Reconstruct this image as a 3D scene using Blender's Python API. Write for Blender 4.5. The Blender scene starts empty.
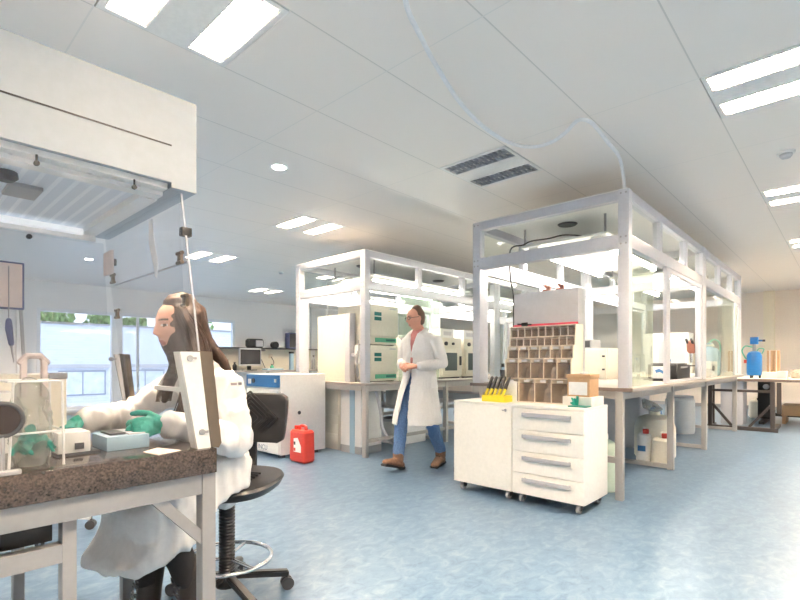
import bpy, bmesh, math, random
from mathutils import Vector, Matrix, Euler, noise
random.seed(7)
SC = bpy.context.scene
COL = SC.collection
W = {}
PI = math.pi

# ------------------------------------------------------------------ materials
def mat(name, col, rough=.5, metal=0., var=.03, scale=40., emit=None, strength=0., spec=.5, bump=0., alpha=None, coat=0.):
    m = bpy.data.materials.new(name); m.use_nodes = True
    nt = m.node_tree; b = nt.nodes['Principled BSDF']
    b.inputs['Roughness'].default_value = rough
    b.inputs['Metallic'].default_value = metal
    b.inputs['Specular IOR Level'].default_value = spec
    b.inputs['Coat Weight'].default_value = coat
    c = (*col, 1)
    tc = nt.nodes.new('ShaderNodeTexCoord'); nz = nt.nodes.new('ShaderNodeTexNoise')
    nz.inputs['Scale'].default_value = scale; nz.inputs['Detail'].default_value = 3
    nt.links.new(tc.outputs['Object'], nz.inputs['Vector'])
    rp = nt.nodes.new('ShaderNodeValToRGB')
    rp.color_ramp.elements[0].position = .3; rp.color_ramp.elements[1].position = .7
    rp.color_ramp.elements[0].color = tuple(max(0, x*(1-var)) for x in col)+(1,)
    rp.color_ramp.elements[1].color = tuple(min(1, x*(1+var)) for x in col)+(1,)
    nt.links.new(nz.outputs['Fac'], rp.inputs['Fac'])
    nt.links.new(rp.outputs['Color'], b.inputs['Base Color'])
    if bump:
        bp = nt.nodes.new('ShaderNodeBump'); bp.inputs['Strength'].default_value = bump; bp.inputs['Distance'].default_value = .01
        nt.links.new(nz.outputs['Fac'], bp.inputs['Height']); nt.links.new(bp.outputs['Normal'], b.inputs['Normal'])
    if emit:
        b.inputs['Emission Color'].default_value = (*emit, 1); b.inputs['Emission Strength'].default_value = strength
    m.diffuse_color = c
    return m

def glass(name, tint=(.97, .985, .975), refl=1.0, haze=0., hazecol=(.9, .95, .92)):
    m = bpy.data.materials.new(name); m.use_nodes = True
    nt = m.node_tree; nt.nodes.clear()
    out = nt.nodes.new('ShaderNodeOutputMaterial')
    tr = nt.nodes.new('ShaderNodeBsdfTransparent'); tr.inputs['Color'].default_value = (*tint, 1)
    gl = nt.nodes.new('ShaderNodeBsdfGlossy'); gl.inputs['Roughness'].default_value = .03
    fr = nt.nodes.new('ShaderNodeLayerWeight'); fr.inputs['Blend'].default_value = .5
    p5 = nt.nodes.new('ShaderNodeMath'); p5.operation = 'POWER'; p5.inputs[1].default_value = 4.5; nt.links.new(fr.outputs['Facing'], p5.inputs[0])
    ad = nt.nodes.new('ShaderNodeMath'); ad.operation = 'ADD'; ad.inputs[1].default_value = .035; ad.use_clamp = True; nt.links.new(p5.outputs[0], ad.inputs[0])
    mu = nt.nodes.new('ShaderNodeMath'); mu.operation = 'MULTIPLY'; mu.inputs[1].default_value = refl
    mx = nt.nodes.new('ShaderNodeMixShader')
    nt.links.new(ad.outputs[0], mu.inputs[0]); nt.links.new(mu.outputs[0], mx.inputs[0])
    base = tr.outputs[0]
    if haze:
        d1 = nt.nodes.new('ShaderNodeBsdfDiffuse'); d1.inputs['Color'].default_value = (*hazecol, 1)
        d2 = nt.nodes.new('ShaderNodeBsdfTranslucent'); d2.inputs['Color'].default_value = (*hazecol, 1)
        df = nt.nodes.new('ShaderNodeMixShader'); nt.links.new(d1.outputs[0], df.inputs[1]); nt.links.new(d2.outputs[0], df.inputs[2])
        m2 = nt.nodes.new('ShaderNodeMixShader'); m2.inputs[0].default_value = haze
        nz = nt.nodes.new('ShaderNodeTexNoise'); nz.inputs['Scale'].default_value = 5
        tc = nt.nodes.new('ShaderNodeTexCoord'); nt.links.new(tc.outputs['Object'], nz.inputs['Vector'])
        m3 = nt.nodes.new('ShaderNodeMath'); m3.operation = 'MULTIPLY'; m3.inputs[1].default_value = haze*2
        nt.links.new(nz.outputs['Fac'], m3.inputs[0]); nt.links.new(m3.outputs[0], m2.inputs[0])
        nt.links.new(tr.outputs[0], m2.inputs[1]); nt.links.new(df.outputs[0], m2.inputs[2]); base = m2.outputs[0]
    nt.links.new(base, mx.inputs[1]); nt.links.new(gl.outputs[0], mx.inputs[2])
    nt.links.new(mx.outputs[0], out.inputs['Surface'])
    m.diffuse_color = (*tint, .3)
    return m

def math_node(nt, op, a, b=None):
    n = nt.nodes.new('ShaderNodeMath'); n.operation = op
    for i, v in enumerate((a, b)):
        if v is None: continue
        if isinstance(v, (int, float)): n.inputs[i].default_value = v
        else: nt.links.new(v, n.inputs[i])
    return n.outputs[0]

def mat_floor():
    m = mat('linoleum_blue', (.25, .36, .50), .34, spec=.5)
    nt = m.node_tree; b = nt.nodes['Principled BSDF']
    tc = nt.nodes.new('ShaderNodeTexCoord')
    mp = nt.nodes.new('ShaderNodeMapping'); mp.inputs['Scale'].default_value = (1.6, 2.5, 1); mp.inputs['Rotation'].default_value = (0, 0, .5)
    nt.links.new(tc.outputs['Object'], mp.inputs['Vector'])
    n1 = nt.nodes.new('ShaderNodeTexNoise'); n1.inputs['Scale'].default_value = 6.5; n1.inputs['Detail'].default_value = 9; n1.inputs['Roughness'].default_value = .68; n1.inputs['Distortion'].default_value = .7
    nt.links.new(mp.outputs[0], n1.inputs['Vector'])
    r = nt.nodes.new('ShaderNodeValToRGB'); e = r.color_ramp.elements
    e[0].position = .30; e[0].color = (.06, .115, .20, 1)
    e[1].position = .72; e[1].color = (.19, .26, .34, 1)
    k = r.color_ramp.elements.new(.5); k.color = (.105, .175, .275, 1)
    nt.links.new(n1.outputs['Fac'], r.inputs['Fac']); nt.links.new(r.outputs['Color'], b.inputs['Base Color'])
    rr = math_node(nt, 'MULTIPLY', n1.outputs['Fac'], .16)
    rr = math_node(nt, 'ADD', rr, .24); nt.links.new(rr, b.inputs['Roughness'])
    return m

def mat_ceiling():
    m = mat('ceiling_panel', (.83, .82, .81), .38, spec=.35)
    nt = m.node_tree; b = nt.nodes['Principled BSDF']
    tc = nt.nodes.new('ShaderNodeTexCoord'); sp = nt.nodes.new('ShaderNodeSeparateXYZ')
    nt.links.new(tc.outputs['Object'], sp.inputs[0])
    def line(o, off, pitch, w):
        v = math_node(nt, 'ADD', o, 100*pitch-off); v = math_node(nt, 'DIVIDE', v, pitch); v = math_node(nt, 'FRACT', v)
        v = math_node(nt, 'SUBTRACT', v, .5); v = math_node(nt, 'ABSOLUTE', v); v = math_node(nt, 'SUBTRACT', .5, v)
        return math_node(nt, 'LESS_THAN', v, w/pitch)
    lx = line(sp.outputs[0], .69, 1.3, .004); ly = line(sp.outputs[1], 0., .65, .004)
    mx = nt.nodes.new('ShaderNodeMixRGB'); mx.inputs[1].default_value = (.93, .88, .845, 1); mx.inputs[2].default_value = (.72, .69, .665, 1)
    nt.links.new(ly, mx.inputs[0])
    m2 = nt.nodes.new('ShaderNodeMixRGB'); m2.inputs[2].default_value = (.84, .81, .785, 1)
    nt.links.new(lx, m2.inputs[0]); nt.links.new(mx.outputs[0], m2.inputs[1])
    nt.links.new(m2.outputs[0], b.inputs['Base Color'])
    return m

def mat_brick():
    m = mat('white_brick', (.80, .84, .90), .9)
    nt = m.node_tree; b = nt.nodes['Principled BSDF']
    tc = nt.nodes.new('ShaderNodeTexCoord'); mp = nt.nodes.new('ShaderNodeMapping'); mp.inputs['Rotation'].default_value = (PI/2, 0, 0)
    br = nt.nodes.new('ShaderNodeTexBrick'); br.inputs['Scale'].default_value = 2.2
    br.inputs['Color1'].default_value = (.76, .81, .9, 1); br.inputs['Color2'].default_value = (.68, .73, .84, 1); br.inputs['Mortar'].default_value = (.85, .88, .94, 1)
    br.inputs['Mortar Size'].default_value = .02
    nt.links.new(tc.outputs['Object'], mp.inputs[0]); nt.links.new(mp.outputs[0], br.inputs['Vector']); nt.links.new(br.outputs['Color'], b.inputs['Base Color'])
    return m

def mat_granite():
    m = mat('granite', (.12, .10, .09), .12, spec=.6)
    nt = m.node_tree; b = nt.nodes['Principled BSDF']
    tc = nt.nodes.new('ShaderNodeTexCoord'); n = nt.nodes.new('ShaderNodeTexNoise'); n.inputs['Scale'].default_value = 170; n.inputs['Detail'].default_value = 5
    nt.links.new(tc.outputs['Object'], n.inputs['Vector'])
    r = nt.nodes.new('ShaderNodeValToRGB'); e = r.color_ramp.elements
    e[0].position = .35; e[0].color = (.02, .016, .014, 1); e[1].position = .74; e[1].color = (.13, .095, .08, 1)
    nt.links.new(n.outputs['Fac'], r.inputs['Fac']); nt.links.new(r.outputs['Color'], b.inputs['Base Color'])
    return m

def mat_stripes(name, c1, c2, pitch, axis=0, rough=.5, emit=0.):
    m = mat(name, c1, rough)
    nt = m.node_tree; b = nt.nodes['Principled BSDF']
    tc = nt.nodes.new('ShaderNodeTexCoord'); sp = nt.nodes.new('ShaderNodeSeparateXYZ'); nt.links.new(tc.outputs['Object'], sp.inputs[0])
    v = math_node(nt, 'MULTIPLY', sp.outputs[axis], 1/pitch); v = math_node(nt, 'ADD', v, 100); v = math_node(nt, 'FRACT', v); v = math_node(nt, 'LESS_THAN', v, .3)
    mx = nt.nodes.new('ShaderNodeMixRGB'); mx.inputs[1].default_value = (*c1, 1); mx.inputs[2].default_value = (*c2, 1)
    nt.links.new(v, mx.inputs[0]); nt.links.new(mx.outputs[0], b.inputs['Base Color'])
    if emit:
        nt.links.new(mx.outputs[0], b.inputs['Emission Color']); b.inputs['Emission Strength'].default_value = emit
    return m

M = dict(
    floor=mat_floor(), ceiling=mat_ceiling(), brick=mat_brick(), granite=mat_granite(),
    wall=mat('wall_paint', (.90, .88, .88), .7), wallwarm=mat('wall_paint_warm', (.86, .78, .70), .7), pilaster=mat('pilaster_paint', (.86, .80, .66), .7),
    white=mat('white_laminate', (.88, .86, .82), .4), enamel=mat('white_enamel', (.80, .80, .79), .35), cream=mat('cream_enamel', (.80, .76, .66), .4),
    hood=mat('hood_enamel', (.42, .465, .515), .45), alu=mat('coated_aluminium', (.58, .59, .65), .38, .15), frame=mat('grey_steel_frame', (.46, .46, .47), .42, .2),
    framel=mat('light_grey_steel', (.45, .43, .415), .42, .1), handle=mat('handle_grey', (.48, .48, .52), .35, .3), worktop=mat('worktop_grey', (.36, .33, .31), .65, spec=.25),
    edge=mat('worktop_edge_brown', (.17, .13, .115), .5), black=mat('black_plastic', (.012, .012, .014), .38), dark=mat('dark_grey', (.05, .052, .06), .45),
    blackmetal=mat('brown_black_steel', (.075, .062, .06), .45, .3), steel=mat('brushed_steel', (.24, .19, .145), .3, .9), benchgrey=mat('bench_frame_grey', (.31, .31, .32), .42, .2), chromed=mat('dull_mirror_plate', (.62, .62, .66), .22, .5), chrome=mat('chrome', (.8, .8, .82), .12, 1.),
    red=mat('red_plastic', (.62, .055, .04), .4), blue=mat('blue_enamel', (.035, .16, .40), .4), tank=mat('blue_tank', (.005, .13, .42), .35), green=mat('green_panel', (.10, .45, .30), .4),
    dkgreen=mat('dark_green_label', (.01, .17, .15), .4), glove=mat('green_nitrile', (.0, .24, .19), .5, bump=.15, scale=90), coat=mat('lab_coat_cotton', (.74, .735, .745), .85, bump=.12, scale=60),
    jeans=mat('blue_denim', (.10, .19, .38), .85, var=.2, scale=70), trouser=mat('black_trousers', (.018, .016, .018), .8), boot=mat('brown_leather', (.20, .11, .07), .55, var=.2), bootb=mat('black_leather', (.025, .018, .016), .4), sole=mat('dark_sole', (.03, .03, .035), .7),
    skin=mat('skin_light', (.66, .38, .29), .5), skinm=mat('skin_ruddy', (.62, .31, .23), .5), lips=mat('lips', (.45, .15, .13), .45), eyew=mat('eye_white', (.8, .8, .8), .2), eyeb=mat('eye_iris', (.05, .03, .02), .2), brow=mat('eyebrow', (.06, .035, .025), .7),
    hair=mat('dark_brown_hair', (.045, .023, .015), .55, var=.5, scale=120), hairm=mat('brown_hair', (.10, .055, .035), .6), shirt=mat('red_shirt', (.52, .20, .20), .8),
    yellow=mat('yellow_plastic', (.80, .66, .04), .4), card=mat('brown_cardboard', (.44, .25, .13), .8, var=.1), paper=mat('white_paper', (.84, .84, .85), .8), boxw=mat('printed_white_box', (.78, .77, .75), .6, var=.06, scale=15),
    bin=mat('bin_clear_brown', (.64, .57, .52), .3, var=.15, scale=14), binedge=mat('bin_edge', (.74, .66, .55), .4), bag=mat('clear_bag', (.72, .72, .70), .3), bluepaper=mat('blue_print', (.08, .25, .55), .6),
    jerry=mat('milky_plastic', (.82, .79, .70), .45), carboy=mat('greenish_carboy', (.62, .74, .62), .3), grey=mat('mid_grey', (.36, .36, .38), .5), lgrey=mat('light_grey_panel', (.56, .56, .60), .45), bluegrey=mat('blue_grey_box', (.30, .45, .57), .45),
    trim=mat('red_trim', (.65, .06, .10), .5), window=mat('window_frame', (.82, .85, .9), .4), foliage=mat('foliage', (.24, .36, .13), .8, var=.5, scale=4), ground=mat('paving_outside', (.6, .62, .66), .9), bwin=mat('facade_window', (.75, .82, .88), .3, var=.15, scale=3), bframe=mat('facade_frame', (.32, .36, .46), .5),
    glass=glass('clear_glass', refl=.5), glassg=glass('greenish_glass', (.90, .965, .915), refl=1., haze=.10, hazecol=(.85, .95, .85)), acryl=glass('clear_acrylic', (.975, .978, .985), .35, haze=.02, hazecol=(.9, .92, .97)), wglass=glass('window_glass', (.96, .98, 1.), refl=.35),
    binfront=glass('bin_front', (.86, .80, .75), .4, haze=.24, hazecol=(.66, .60, .56)),
    bagm=glass('hazy_plastic_film', (.86, .87, .86), .6, haze=.26, hazecol=(.85, .84, .80)), tube=mat('lit_tube', (1, 1, 1), .4, emit=(1., .78, .545), strength=215.), tubeb=mat('lit_booth_tube', (1, 1, 1), .4, emit=(1., .90, .76), strength=20.), strip=mat('lit_strip', (1, 1, 1), .4, emit=(.9, .95, 1), strength=.12), led=mat('lit_downlight', (1, 1, 1), .4, emit=(1, .97, .95), strength=25.),
    tubeoff=mat('unlit_tube', (.75, .78, .82), .3), louvre=mat('aluminium_louvre', (.50, .52, .58), .3, .5), fixture=mat('fixture_white', (.86, .86, .85), .4), screen=mat('dark_screen', (.035, .035, .04), .2), cable=mat('white_cable', (.86, .87, .9), .5), pink=mat('pinkish_panel', (.72, .62, .60), .5), bframeb=mat('dark_blue_edge', (.10, .12, .25), .4),
    diffuser=mat_stripes('air_diffuser', (.70, .76, .84), (.84, .89, .95), .045, 0), copper=mat('copper_red', (.55, .22, .16), .4), ovenglass=mat('oven_window', (.10, .13, .13), .15), mirror=mat('dark_mirror', (.05, .04, .04), .08, .6), brownbox=mat('brown_kraft', (.50, .32, .18), .8),
    grille=mat_stripes('chair_ribs', (.02, .02, .022), (.035, .035, .038), .03, 2, .35), logo=mat('logo_grey_blue', (.22, .25, .35), .6), sleeve=mat('print_grey', (.35, .30, .32), .7),
)

# ------------------------------------------------------------------ mesh builder
class MB:
    def __init__(s): s.bm = bmesh.new()
    def box(s, x0, x1, y0, y1, z0, z1, bev=0., R=None, about=None):
        c = Vector(((x0+x1)/2, (y0+y1)/2, (z0+z1)/2))
        mt = Matrix.Translation(c) @ Matrix.Diagonal((abs(x1-x0), abs(y1-y0), abs(z1-z0), 1))
        if R is not None:
            ab = Vector(about) if about is not None else c
            mt = Matrix.Translation(ab) @ R.to_4x4() @ Matrix.Translation(-ab) @ mt
        r = bmesh.ops.create_cube(s.bm, size=1, matrix=mt)
        if bev:
            es = list({e for v in r['verts'] for e in v.link_edges})
            bmesh.ops.bevel(s.bm, geom=es, offset=bev, segments=2, affect='EDGES', profile=.6)
        return s
    def bar(s, p0, p1, w, h, up=(0, 0, 1), bev=0.):
        p0, p1 = Vector(p0), Vector(p1); d = p1-p0; L = d.length; d.normalize(); u = Vector(up)
        sd = d.cross(u)
        if sd.length < 1e-4: sd = d.cross(Vector((1, 0, 0)))
        sd.normalize(); u = sd.cross(d)
        R = Matrix((d, sd, u)).transposed().to_4x4()
        r = bmesh.ops.create_cube(s.bm, size=1, matrix=Matrix.Translation((p0+p1)/2) @ R @ Matrix.Diagonal((L, w, h, 1)))
        if bev:
            bmesh.ops.bevel(s.bm, geom=list({e for v in r['verts'] for e in v.link_edges}), offset=bev, segments=2, affect='EDGES')
        return s
    def ring(s, pts): return [s.bm.verts.new(p) for p in pts]
    def skin(s, rings, closed=True, cap=True):
        for a, b in zip(rings, rings[1:]):
            n = len(a)
            for i in range(n if closed else n-1):
                j = (i+1) % n
                try: s.bm.faces.new((a[i], a[j], b[j], b[i]))
                except ValueError: pass
        if cap:
            try: s.bm.faces.new(list(reversed(rings[0])))
            except ValueError: pass
            try: s.bm.faces.new(rings[-1])
            except ValueError: pass
    def tube(s, pts, rad, n=12, side=(0, 1, 0), round_caps=True):
        """loft along pts; rad: float, list of floats or list of (side radius, other radius)"""
        pts = [Vector(p) for p in pts]
        if not isinstance(rad, (list, tuple)): rad = [rad]*len(pts)
        rad = [(r, r) if isinstance(r, (int, float)) else r for r in rad]
        P, Rr = list(pts), list(rad)
        if round_caps:
            t0 = (pts[1]-pts[0]).normalized(); t1 = (pts[-1]-pts[-2]).normalized()
            m0 = min(rad[0]); m1 = min(rad[-1])
            P = [pts[0]-t0*m0*.95, pts[0]-t0*m0*.65]+pts+[pts[-1]+t1*m1*.65, pts[-1]+t1*m1*.95]
            Rr = [(rad[0][0]-m0*.75, rad[0][1]-m0*.75), (rad[0][0]-m0*.25, rad[0][1]-m0*.25)]+rad+[(rad[-1][0]-m1*.25, rad[-1][1]-m1*.25), (rad[-1][0]-m1*.75, rad[-1][1]-m1*.75)]
        rings = []; sd = Vector(side)
        for i, p in enumerate(P):
            t = (P[min(i+1, len(P)-1)]-P[max(i-1, 0)]).normalized()
            q = sd - t*sd.dot(t)
            if q.length < 1e-3: q = t.orthogonal()
            q.normalize(); u = t.cross(q); sd = q
            rings.append(s.ring([p+q*math.cos(a)*Rr[i][0]+u*math.sin(a)*Rr[i][1] for a in [2*PI*k/n for k in range(n)]]))
        s.skin(rings); return s
    def curve(s, pts, r, n=8, sub=6):
        pts = [Vector(p) for p in pts]; out = []
        for i in range(len(pts)-1):
            p0, p1, p2, p3 = pts[max(i-1, 0)], pts[i], pts[i+1], pts[min(i+2, len(pts)-1)]
            for k in range(sub):
                t = k/sub
                out.append(.5*((2*p1)+(p2-p0)*t+(2*p0-5*p1+4*p2-p3)*t*t+(3*p1-p0-3*p2+p3)*t**3))
        out.append(pts[-1]); return s.tube(out, r, n, round_caps=False)
    def cyl(s, p0, p1, r, r2=None, n=20):
        return s.tube([p0, p1], [r, r if r2 is None else r2], n, side=(1, .01, 0), round_caps=False)
    def lathe(s, prof, cx, cy, n=24, z0=0.):
        rings = [s.ring([(cx+r*math.cos(2*PI*k/n), cy+r*math.sin(2*PI*k/n), z0+z) for k in range(n)]) for r, z in prof]
        s.skin(rings); return s
    def sphere(s, c, r, n=16):
        r = (r, r, r) if isinstance(r, (int, float)) else r
        bmesh.ops.create_uvsphere(s.bm, u_segments=n, v_segments=max(6, n//2), radius=1, matrix=Matrix.Translation(c) @ Matrix.Diagonal((*r, 1))); return s
    def prism(s, poly, axis, lo, hi):
        def pt(u, v, w): return {'x': (w, u, v), 'y': (u, w, v), 'z': (u, v, w)}[axis]
        a = s.ring([pt(u, v, lo) for u, v in poly]); b = s.ring([pt(u, v, hi) for u, v in poly]); s.skin([a, b]); return s
    def rbox(s, x0, x1, y0, y1, z0, z1, r, n=5, taper=0.):
        """box with corners rounded in plan and softened top and bottom"""
        def outline(ins):
            o = []
            for cx, cy, a0 in ((x1-r, y1-r, 0), (x0+r, y1-r, PI/2), (x0+r, y0+r, PI), (x1-r, y0+r, 1.5*PI)):
                for k in range(n+1):
                    a = a0+PI/2*k/n; o.append((cx+(r-ins)*math.cos(a), cy+(r-ins)*math.sin(a)))
            return o
        e = min(r*.6, (z1-z0)*.2)
        rings = [s.ring([(x, y, z) for x, y in outline(i)]) for i, z in ((e*.8, z0), (0, z0+e), (taper, z1-e), (e*.8+taper, z1))]
        s.skin(rings); return s

def finish(me, smooth):
    if smooth:
        me.polygons.foreach_set('use_smooth', [True]*len(me.polygons))
        me.set_sharp_from_angle(angle=math.radians(smooth))
    me.update()

def link(name, me, parent=None):
    n = len(me.vertices)
    if n:
        xs = [v.co for v in me.vertices]
        c = Vector([(min(v[i] for v in xs)+max(v[i] for v in xs))/2 for i in range(3)])
    else: c = Vector()
    if not parent:
        c.z = min(v[2] for v in xs) if n else 0
    me.transform(Matrix.Translation(-c))
    o = bpy.data.objects.new(name, me); COL.objects.link(o)
    w = Matrix.Translation(c)
    if parent is not None:
        o.parent = parent; o.matrix_basis = W[parent.name].inverted() @ w
    else: o.location = c
    W[o.name] = w
    return o

def obj(name, mb, m, parent=None, smooth=35, label=None):
    me = bpy.data.meshes.new(name)
    bmesh.ops.recalc_face_normals(mb.bm, faces=mb.bm.faces[:])
    mb.bm.to_mesh(me); mb.bm.free()
    for k in (m if isinstance(m, (list, tuple)) else [m]): me.materials.append(M[k] if isinstance(k, str) else k)
    finish(me, smooth)
    o = link(name, me, parent)
    if label: o['label'] = label
    return o

def remesh(name, mb, m, parent, voxel=.008, smooth=6, shape=None, label=None, classify=None):
    me = bpy.data.meshes.new(name+'_src'); bmesh.ops.recalc_face_normals(mb.bm, faces=mb.bm.faces[:])
    mb.bm.to_mesh(me); mb.bm.free()
    t = bpy.data.objects.new('tmp', me); COL.objects.link(t)
    r = t.modifiers.new('r', 'REMESH'); r.mode = 'VOXEL'; r.voxel_size = voxel
    if smooth:
        sm = t.modifiers.new('s', 'SMOOTH'); sm.factor = .5; sm.iterations = smooth
    dg = bpy.context.evaluated_depsgraph_get()
    out = bpy.data.meshes.new_from_object(t.evaluated_get(dg)); out.name = name
    bpy.data.objects.remove(t); bpy.data.meshes.remove(me)
    if shape:
        nr = [v.normal.copy() for v in out.vertices]
        for v, q in zip(out.vertices, nr): v.co = shape(v.co.copy(), q)
    out.materials.clear()
    for k in (m if isinstance(m, (list, tuple)) else [m]): out.materials.append(M[k])
    if classify:
        for p in out.polygons: p.material_index = classify(p.center)
    finish(out, 180)
    o = link(name, out, parent)
    if label: o['label'] = label
    return o

def thing(name, label, cat, loc=(0, 0, 0), group=None):
    o = bpy.data.objects.new(name, None); COL.objects.link(o); o.location = loc; o.empty_display_size = .1
    o['label'] = label; o['category'] = cat
    if group: o['group'] = group
    W[o.name] = Matrix.Translation(loc); return o
def tag(o, label, cat, group=None):
    o['label'] = label; o['category'] = cat
    if group: o['group'] = group
    return o
def struct(name, mb, m, parent=None, smooth=0):
    o = obj(name, mb, m, parent, smooth)
    if parent is None: o['kind'] = 'structure'
    return o
def dup(root, loc, rz=0., label=None, group=None):
    """a copy of a thing with copies of its parts and their sub-parts"""
    r = root.copy(); COL.objects.link(r); r.location = loc; r.rotation_euler = (0, 0, rz)
    if label: r['label'] = label
    if group: r['group'] = group
    W[r.name] = Matrix.Translation(loc) @ Matrix.Rotation(rz, 4, 'Z')
    for ch in list(root.children):
        c = ch.copy(); COL.objects.link(c); c.parent = r
        for g in list(ch.children):
            d = g.copy(); COL.objects.link(d); d.parent = c
    return r
def text(name, s, m, parent, loc, rot, size, depth=.001):
    cu = bpy.data.curves.new(name, 'FONT'); cu.body = s; cu.size = size; cu.extrude = depth; cu.align_x = 'CENTER'; cu.align_y = 'CENTER'
    t = bpy.data.objects.new('tmp', cu); COL.objects.link(t)
    me = bpy.data.meshes.new_from_object(t.evaluated_get(bpy.context.evaluated_depsgraph_get())); bpy.data.objects.remove(t)
    me.transform(Matrix.Translation(loc) @ Euler(rot).to_matrix().to_4x4()); me.materials.clear(); me.materials.append(M[m]); me.name = name
    return link(name, me, parent)
# ------------------------------------------------------------------ camera and world
cam = bpy.data.cameras.new('camera'); co = bpy.data.objects.new('camera', cam); COL.objects.link(co); SC.camera = co
co.location = (0, 0, 1.13); yaw = math.atan2(450, 485)
co.rotation_euler = (PI/2, 0, -(yaw))   # corrected below
fwd = math.atan2(450/math.hypot(450, 485), 485/math.hypot(450, 485))
co.rotation_euler = (PI/2, 0, fwd-PI/2)
cam.sensor_width = 36; cam.lens = 485/800*36; cam.shift_y = 62/800; cam.clip_start = .02
w = bpy.data.worlds.new('daylight'); SC.world = w; w.use_nodes = True
bg = w.node_tree.nodes['Background']; bg.inputs['Color'].default_value = (.80, .89, 1, 1); bg.inputs['Strength'].default_value = .6
SC.view_settings.view_transform = 'Standard'; SC.view_settings.look = 'None'; SC.view_settings.gamma = 1; SC.view_settings.exposure = 1.83
SC.view_settings.use_curve_mapping = False
SC.cycles.use_denoising = True; SC.cycles.max_bounces = 10; SC.cycles.transparent_max_bounces = 40; SC.cycles.sample_clamp_indirect = 6; SC.cycles.diffuse_bounces = 6
SC.cycles.caustics_reflective = False; SC.cycles.caustics_refractive = False

# ------------------------------------------------------------------ room shell
X0, X1, Y0, Y1, H = -2.56, 14.34, -2.6, 12.1, 2.8
struct('floor', MB().box(X0-.2, X1+.2, Y0-.2, Y1+.2, -.12, 0), 'floor')
P = .65; GX, GY = .69, 0.
LIT = [(.69, 1.95), (3.29, 4.55), (3.29, 7.15), (3.29, 0.), (5.89, 0.), (8.49, 0.), (11.09, 0.), (5.89, 9.75), (.69, -1.95), (-1.91, 0.), (.69, 0.), (-1.91, 1.95), (.69, 4.55), (.69, 7.15), (.69, 9.75), (5.89, 7.15), (8.49, 7.15), (8.49, 9.75), (8.49, -1.95), (11.09, -1.95), (11.09, 1.95), (11.09, 4.55)]  # entries after the back wall one are extra lights added to brighten the room
OFF = [(3.29, 1.95)]
cells = {(round((x-GX)/P), round((y-GY)/P)) for x, y in LIT+OFF}
mb = MB()
for i in range(-5, 21):
    for j in range(-4, 19):
        if (i, j) in cells: continue
        x, y = GX+i*P, GY+j*P
        mb.skin([mb.ring([(x, y, H), (x, y+P, H), (x+P, y+P, H), (x+P, y, H)])], cap=False) if 0 else mb.bm.faces.new(mb.ring([(x, y, H), (x, y+P, H), (x+P, y+P, H), (x+P, y, H)]))
bmesh.ops.remove_doubles(mb.bm, verts=mb.bm.verts[:], dist=.001)
me = bpy.data.meshes.new('ceiling'); mb.bm.to_mesh(me); me.materials.append(M['ceiling'])
o = bpy.data.objects.new('ceiling', me); COL.objects.link(o); o['kind'] = 'structure'
sol = o.modifiers.new('thickness', 'SOLIDIFY'); sol.thickness = .015; sol.offset = -1
# slab above the suspended ceiling
struct('trim_1', MB().box(X0-.2, X1+.2, Y0-.2, Y1+.2, 3.02, 3.12), 'grey')
T = .2
WX = [(2.2, 3.62), (3.72, 5.12), (5.22, 6.52)]; WZ0, WZ1 = .12, 2.24
mb = MB().box(X0, 2.2, Y1, Y1+T, 0, 3.02).box(6.52, X1, Y1, Y1+T, 0, 3.02).box(2.2, 6.52, Y1, Y1+T, WZ1, 3.02).box(2.2, 6.52, Y1, Y1+T, 0, WZ0)
struct('wall_back', mb, 'wall')
struct('wall_right', MB().box(X1, X1+T, Y0, Y1, 0, 3.02), 'wallwarm')
struct('wall_left', MB().box(X0-T, X0, Y0, Y1, 0, 3.02), 'wall')
struct('wall_front', MB().box(X0, X1, Y0-T, Y0, 0, 3.02), 'wall')
struct('trim_2', MB().box(X1-.10, X1, 1.29, 1.50, 0, H), 'pilaster')
struct('trim_3', MB().box(9.0, 9.14, Y1-.06, Y1, 0, H), 'wall')
struct('trim_4', MB().box(1.86, 2.04, Y1-.12, Y1, 0, H), 'wall')
struct('baseboard_back', MB().box(X0, 2.2, Y1-.015, Y1, 0, .08).box(6.52, X1, Y1-.015, Y1, 0, .08), 'grey')
struct('baseboard_right', MB().box(X1-.015, X1, Y0, 1.28, 0, .08).box(X1-.015, X1, 1.51, Y1, 0, .08), 'grey')
for k, (a, b) in enumerate(WX):
    lo = a-.05 if k else a; hi = b+.05 if k < 2 else b
    m = MB().box(lo, a+.06, Y1-.02, Y1+.09, WZ0, WZ1).box(b-.06, hi, Y1-.02, Y1+.09, WZ0, WZ1).box(a+.06, b-.06, Y1-.02, Y1+.09, WZ1-.07, WZ1).box(a+.06, b-.06, Y1-.02, Y1+.09, WZ0, WZ0+.07)
    wo = struct('window_%d' % (k+1), m, 'window')
    struct('pane', MB().box(a+.06, b-.06, Y1+.03, Y1+.036, WZ0+.07, WZ1-.07), 'wglass', wo)
    sash = MB()
    if k == 0: sash.box(a+.08, a+.8, Y1+.01, Y1+.026, 1.93, 1.97); struct('sash_bar', sash, 'window', wo)
    if k == 1: sash.box(a+.36, a+.42, Y1+.01, Y1+.026, WZ0+.07, WZ1-.07); struct('sash_bar', sash, 'window', wo)
struct('trim_5', MB().box(2.1, 6.6, Y1-.10, Y1-.02, WZ0-.05, WZ0), 'window')

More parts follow.
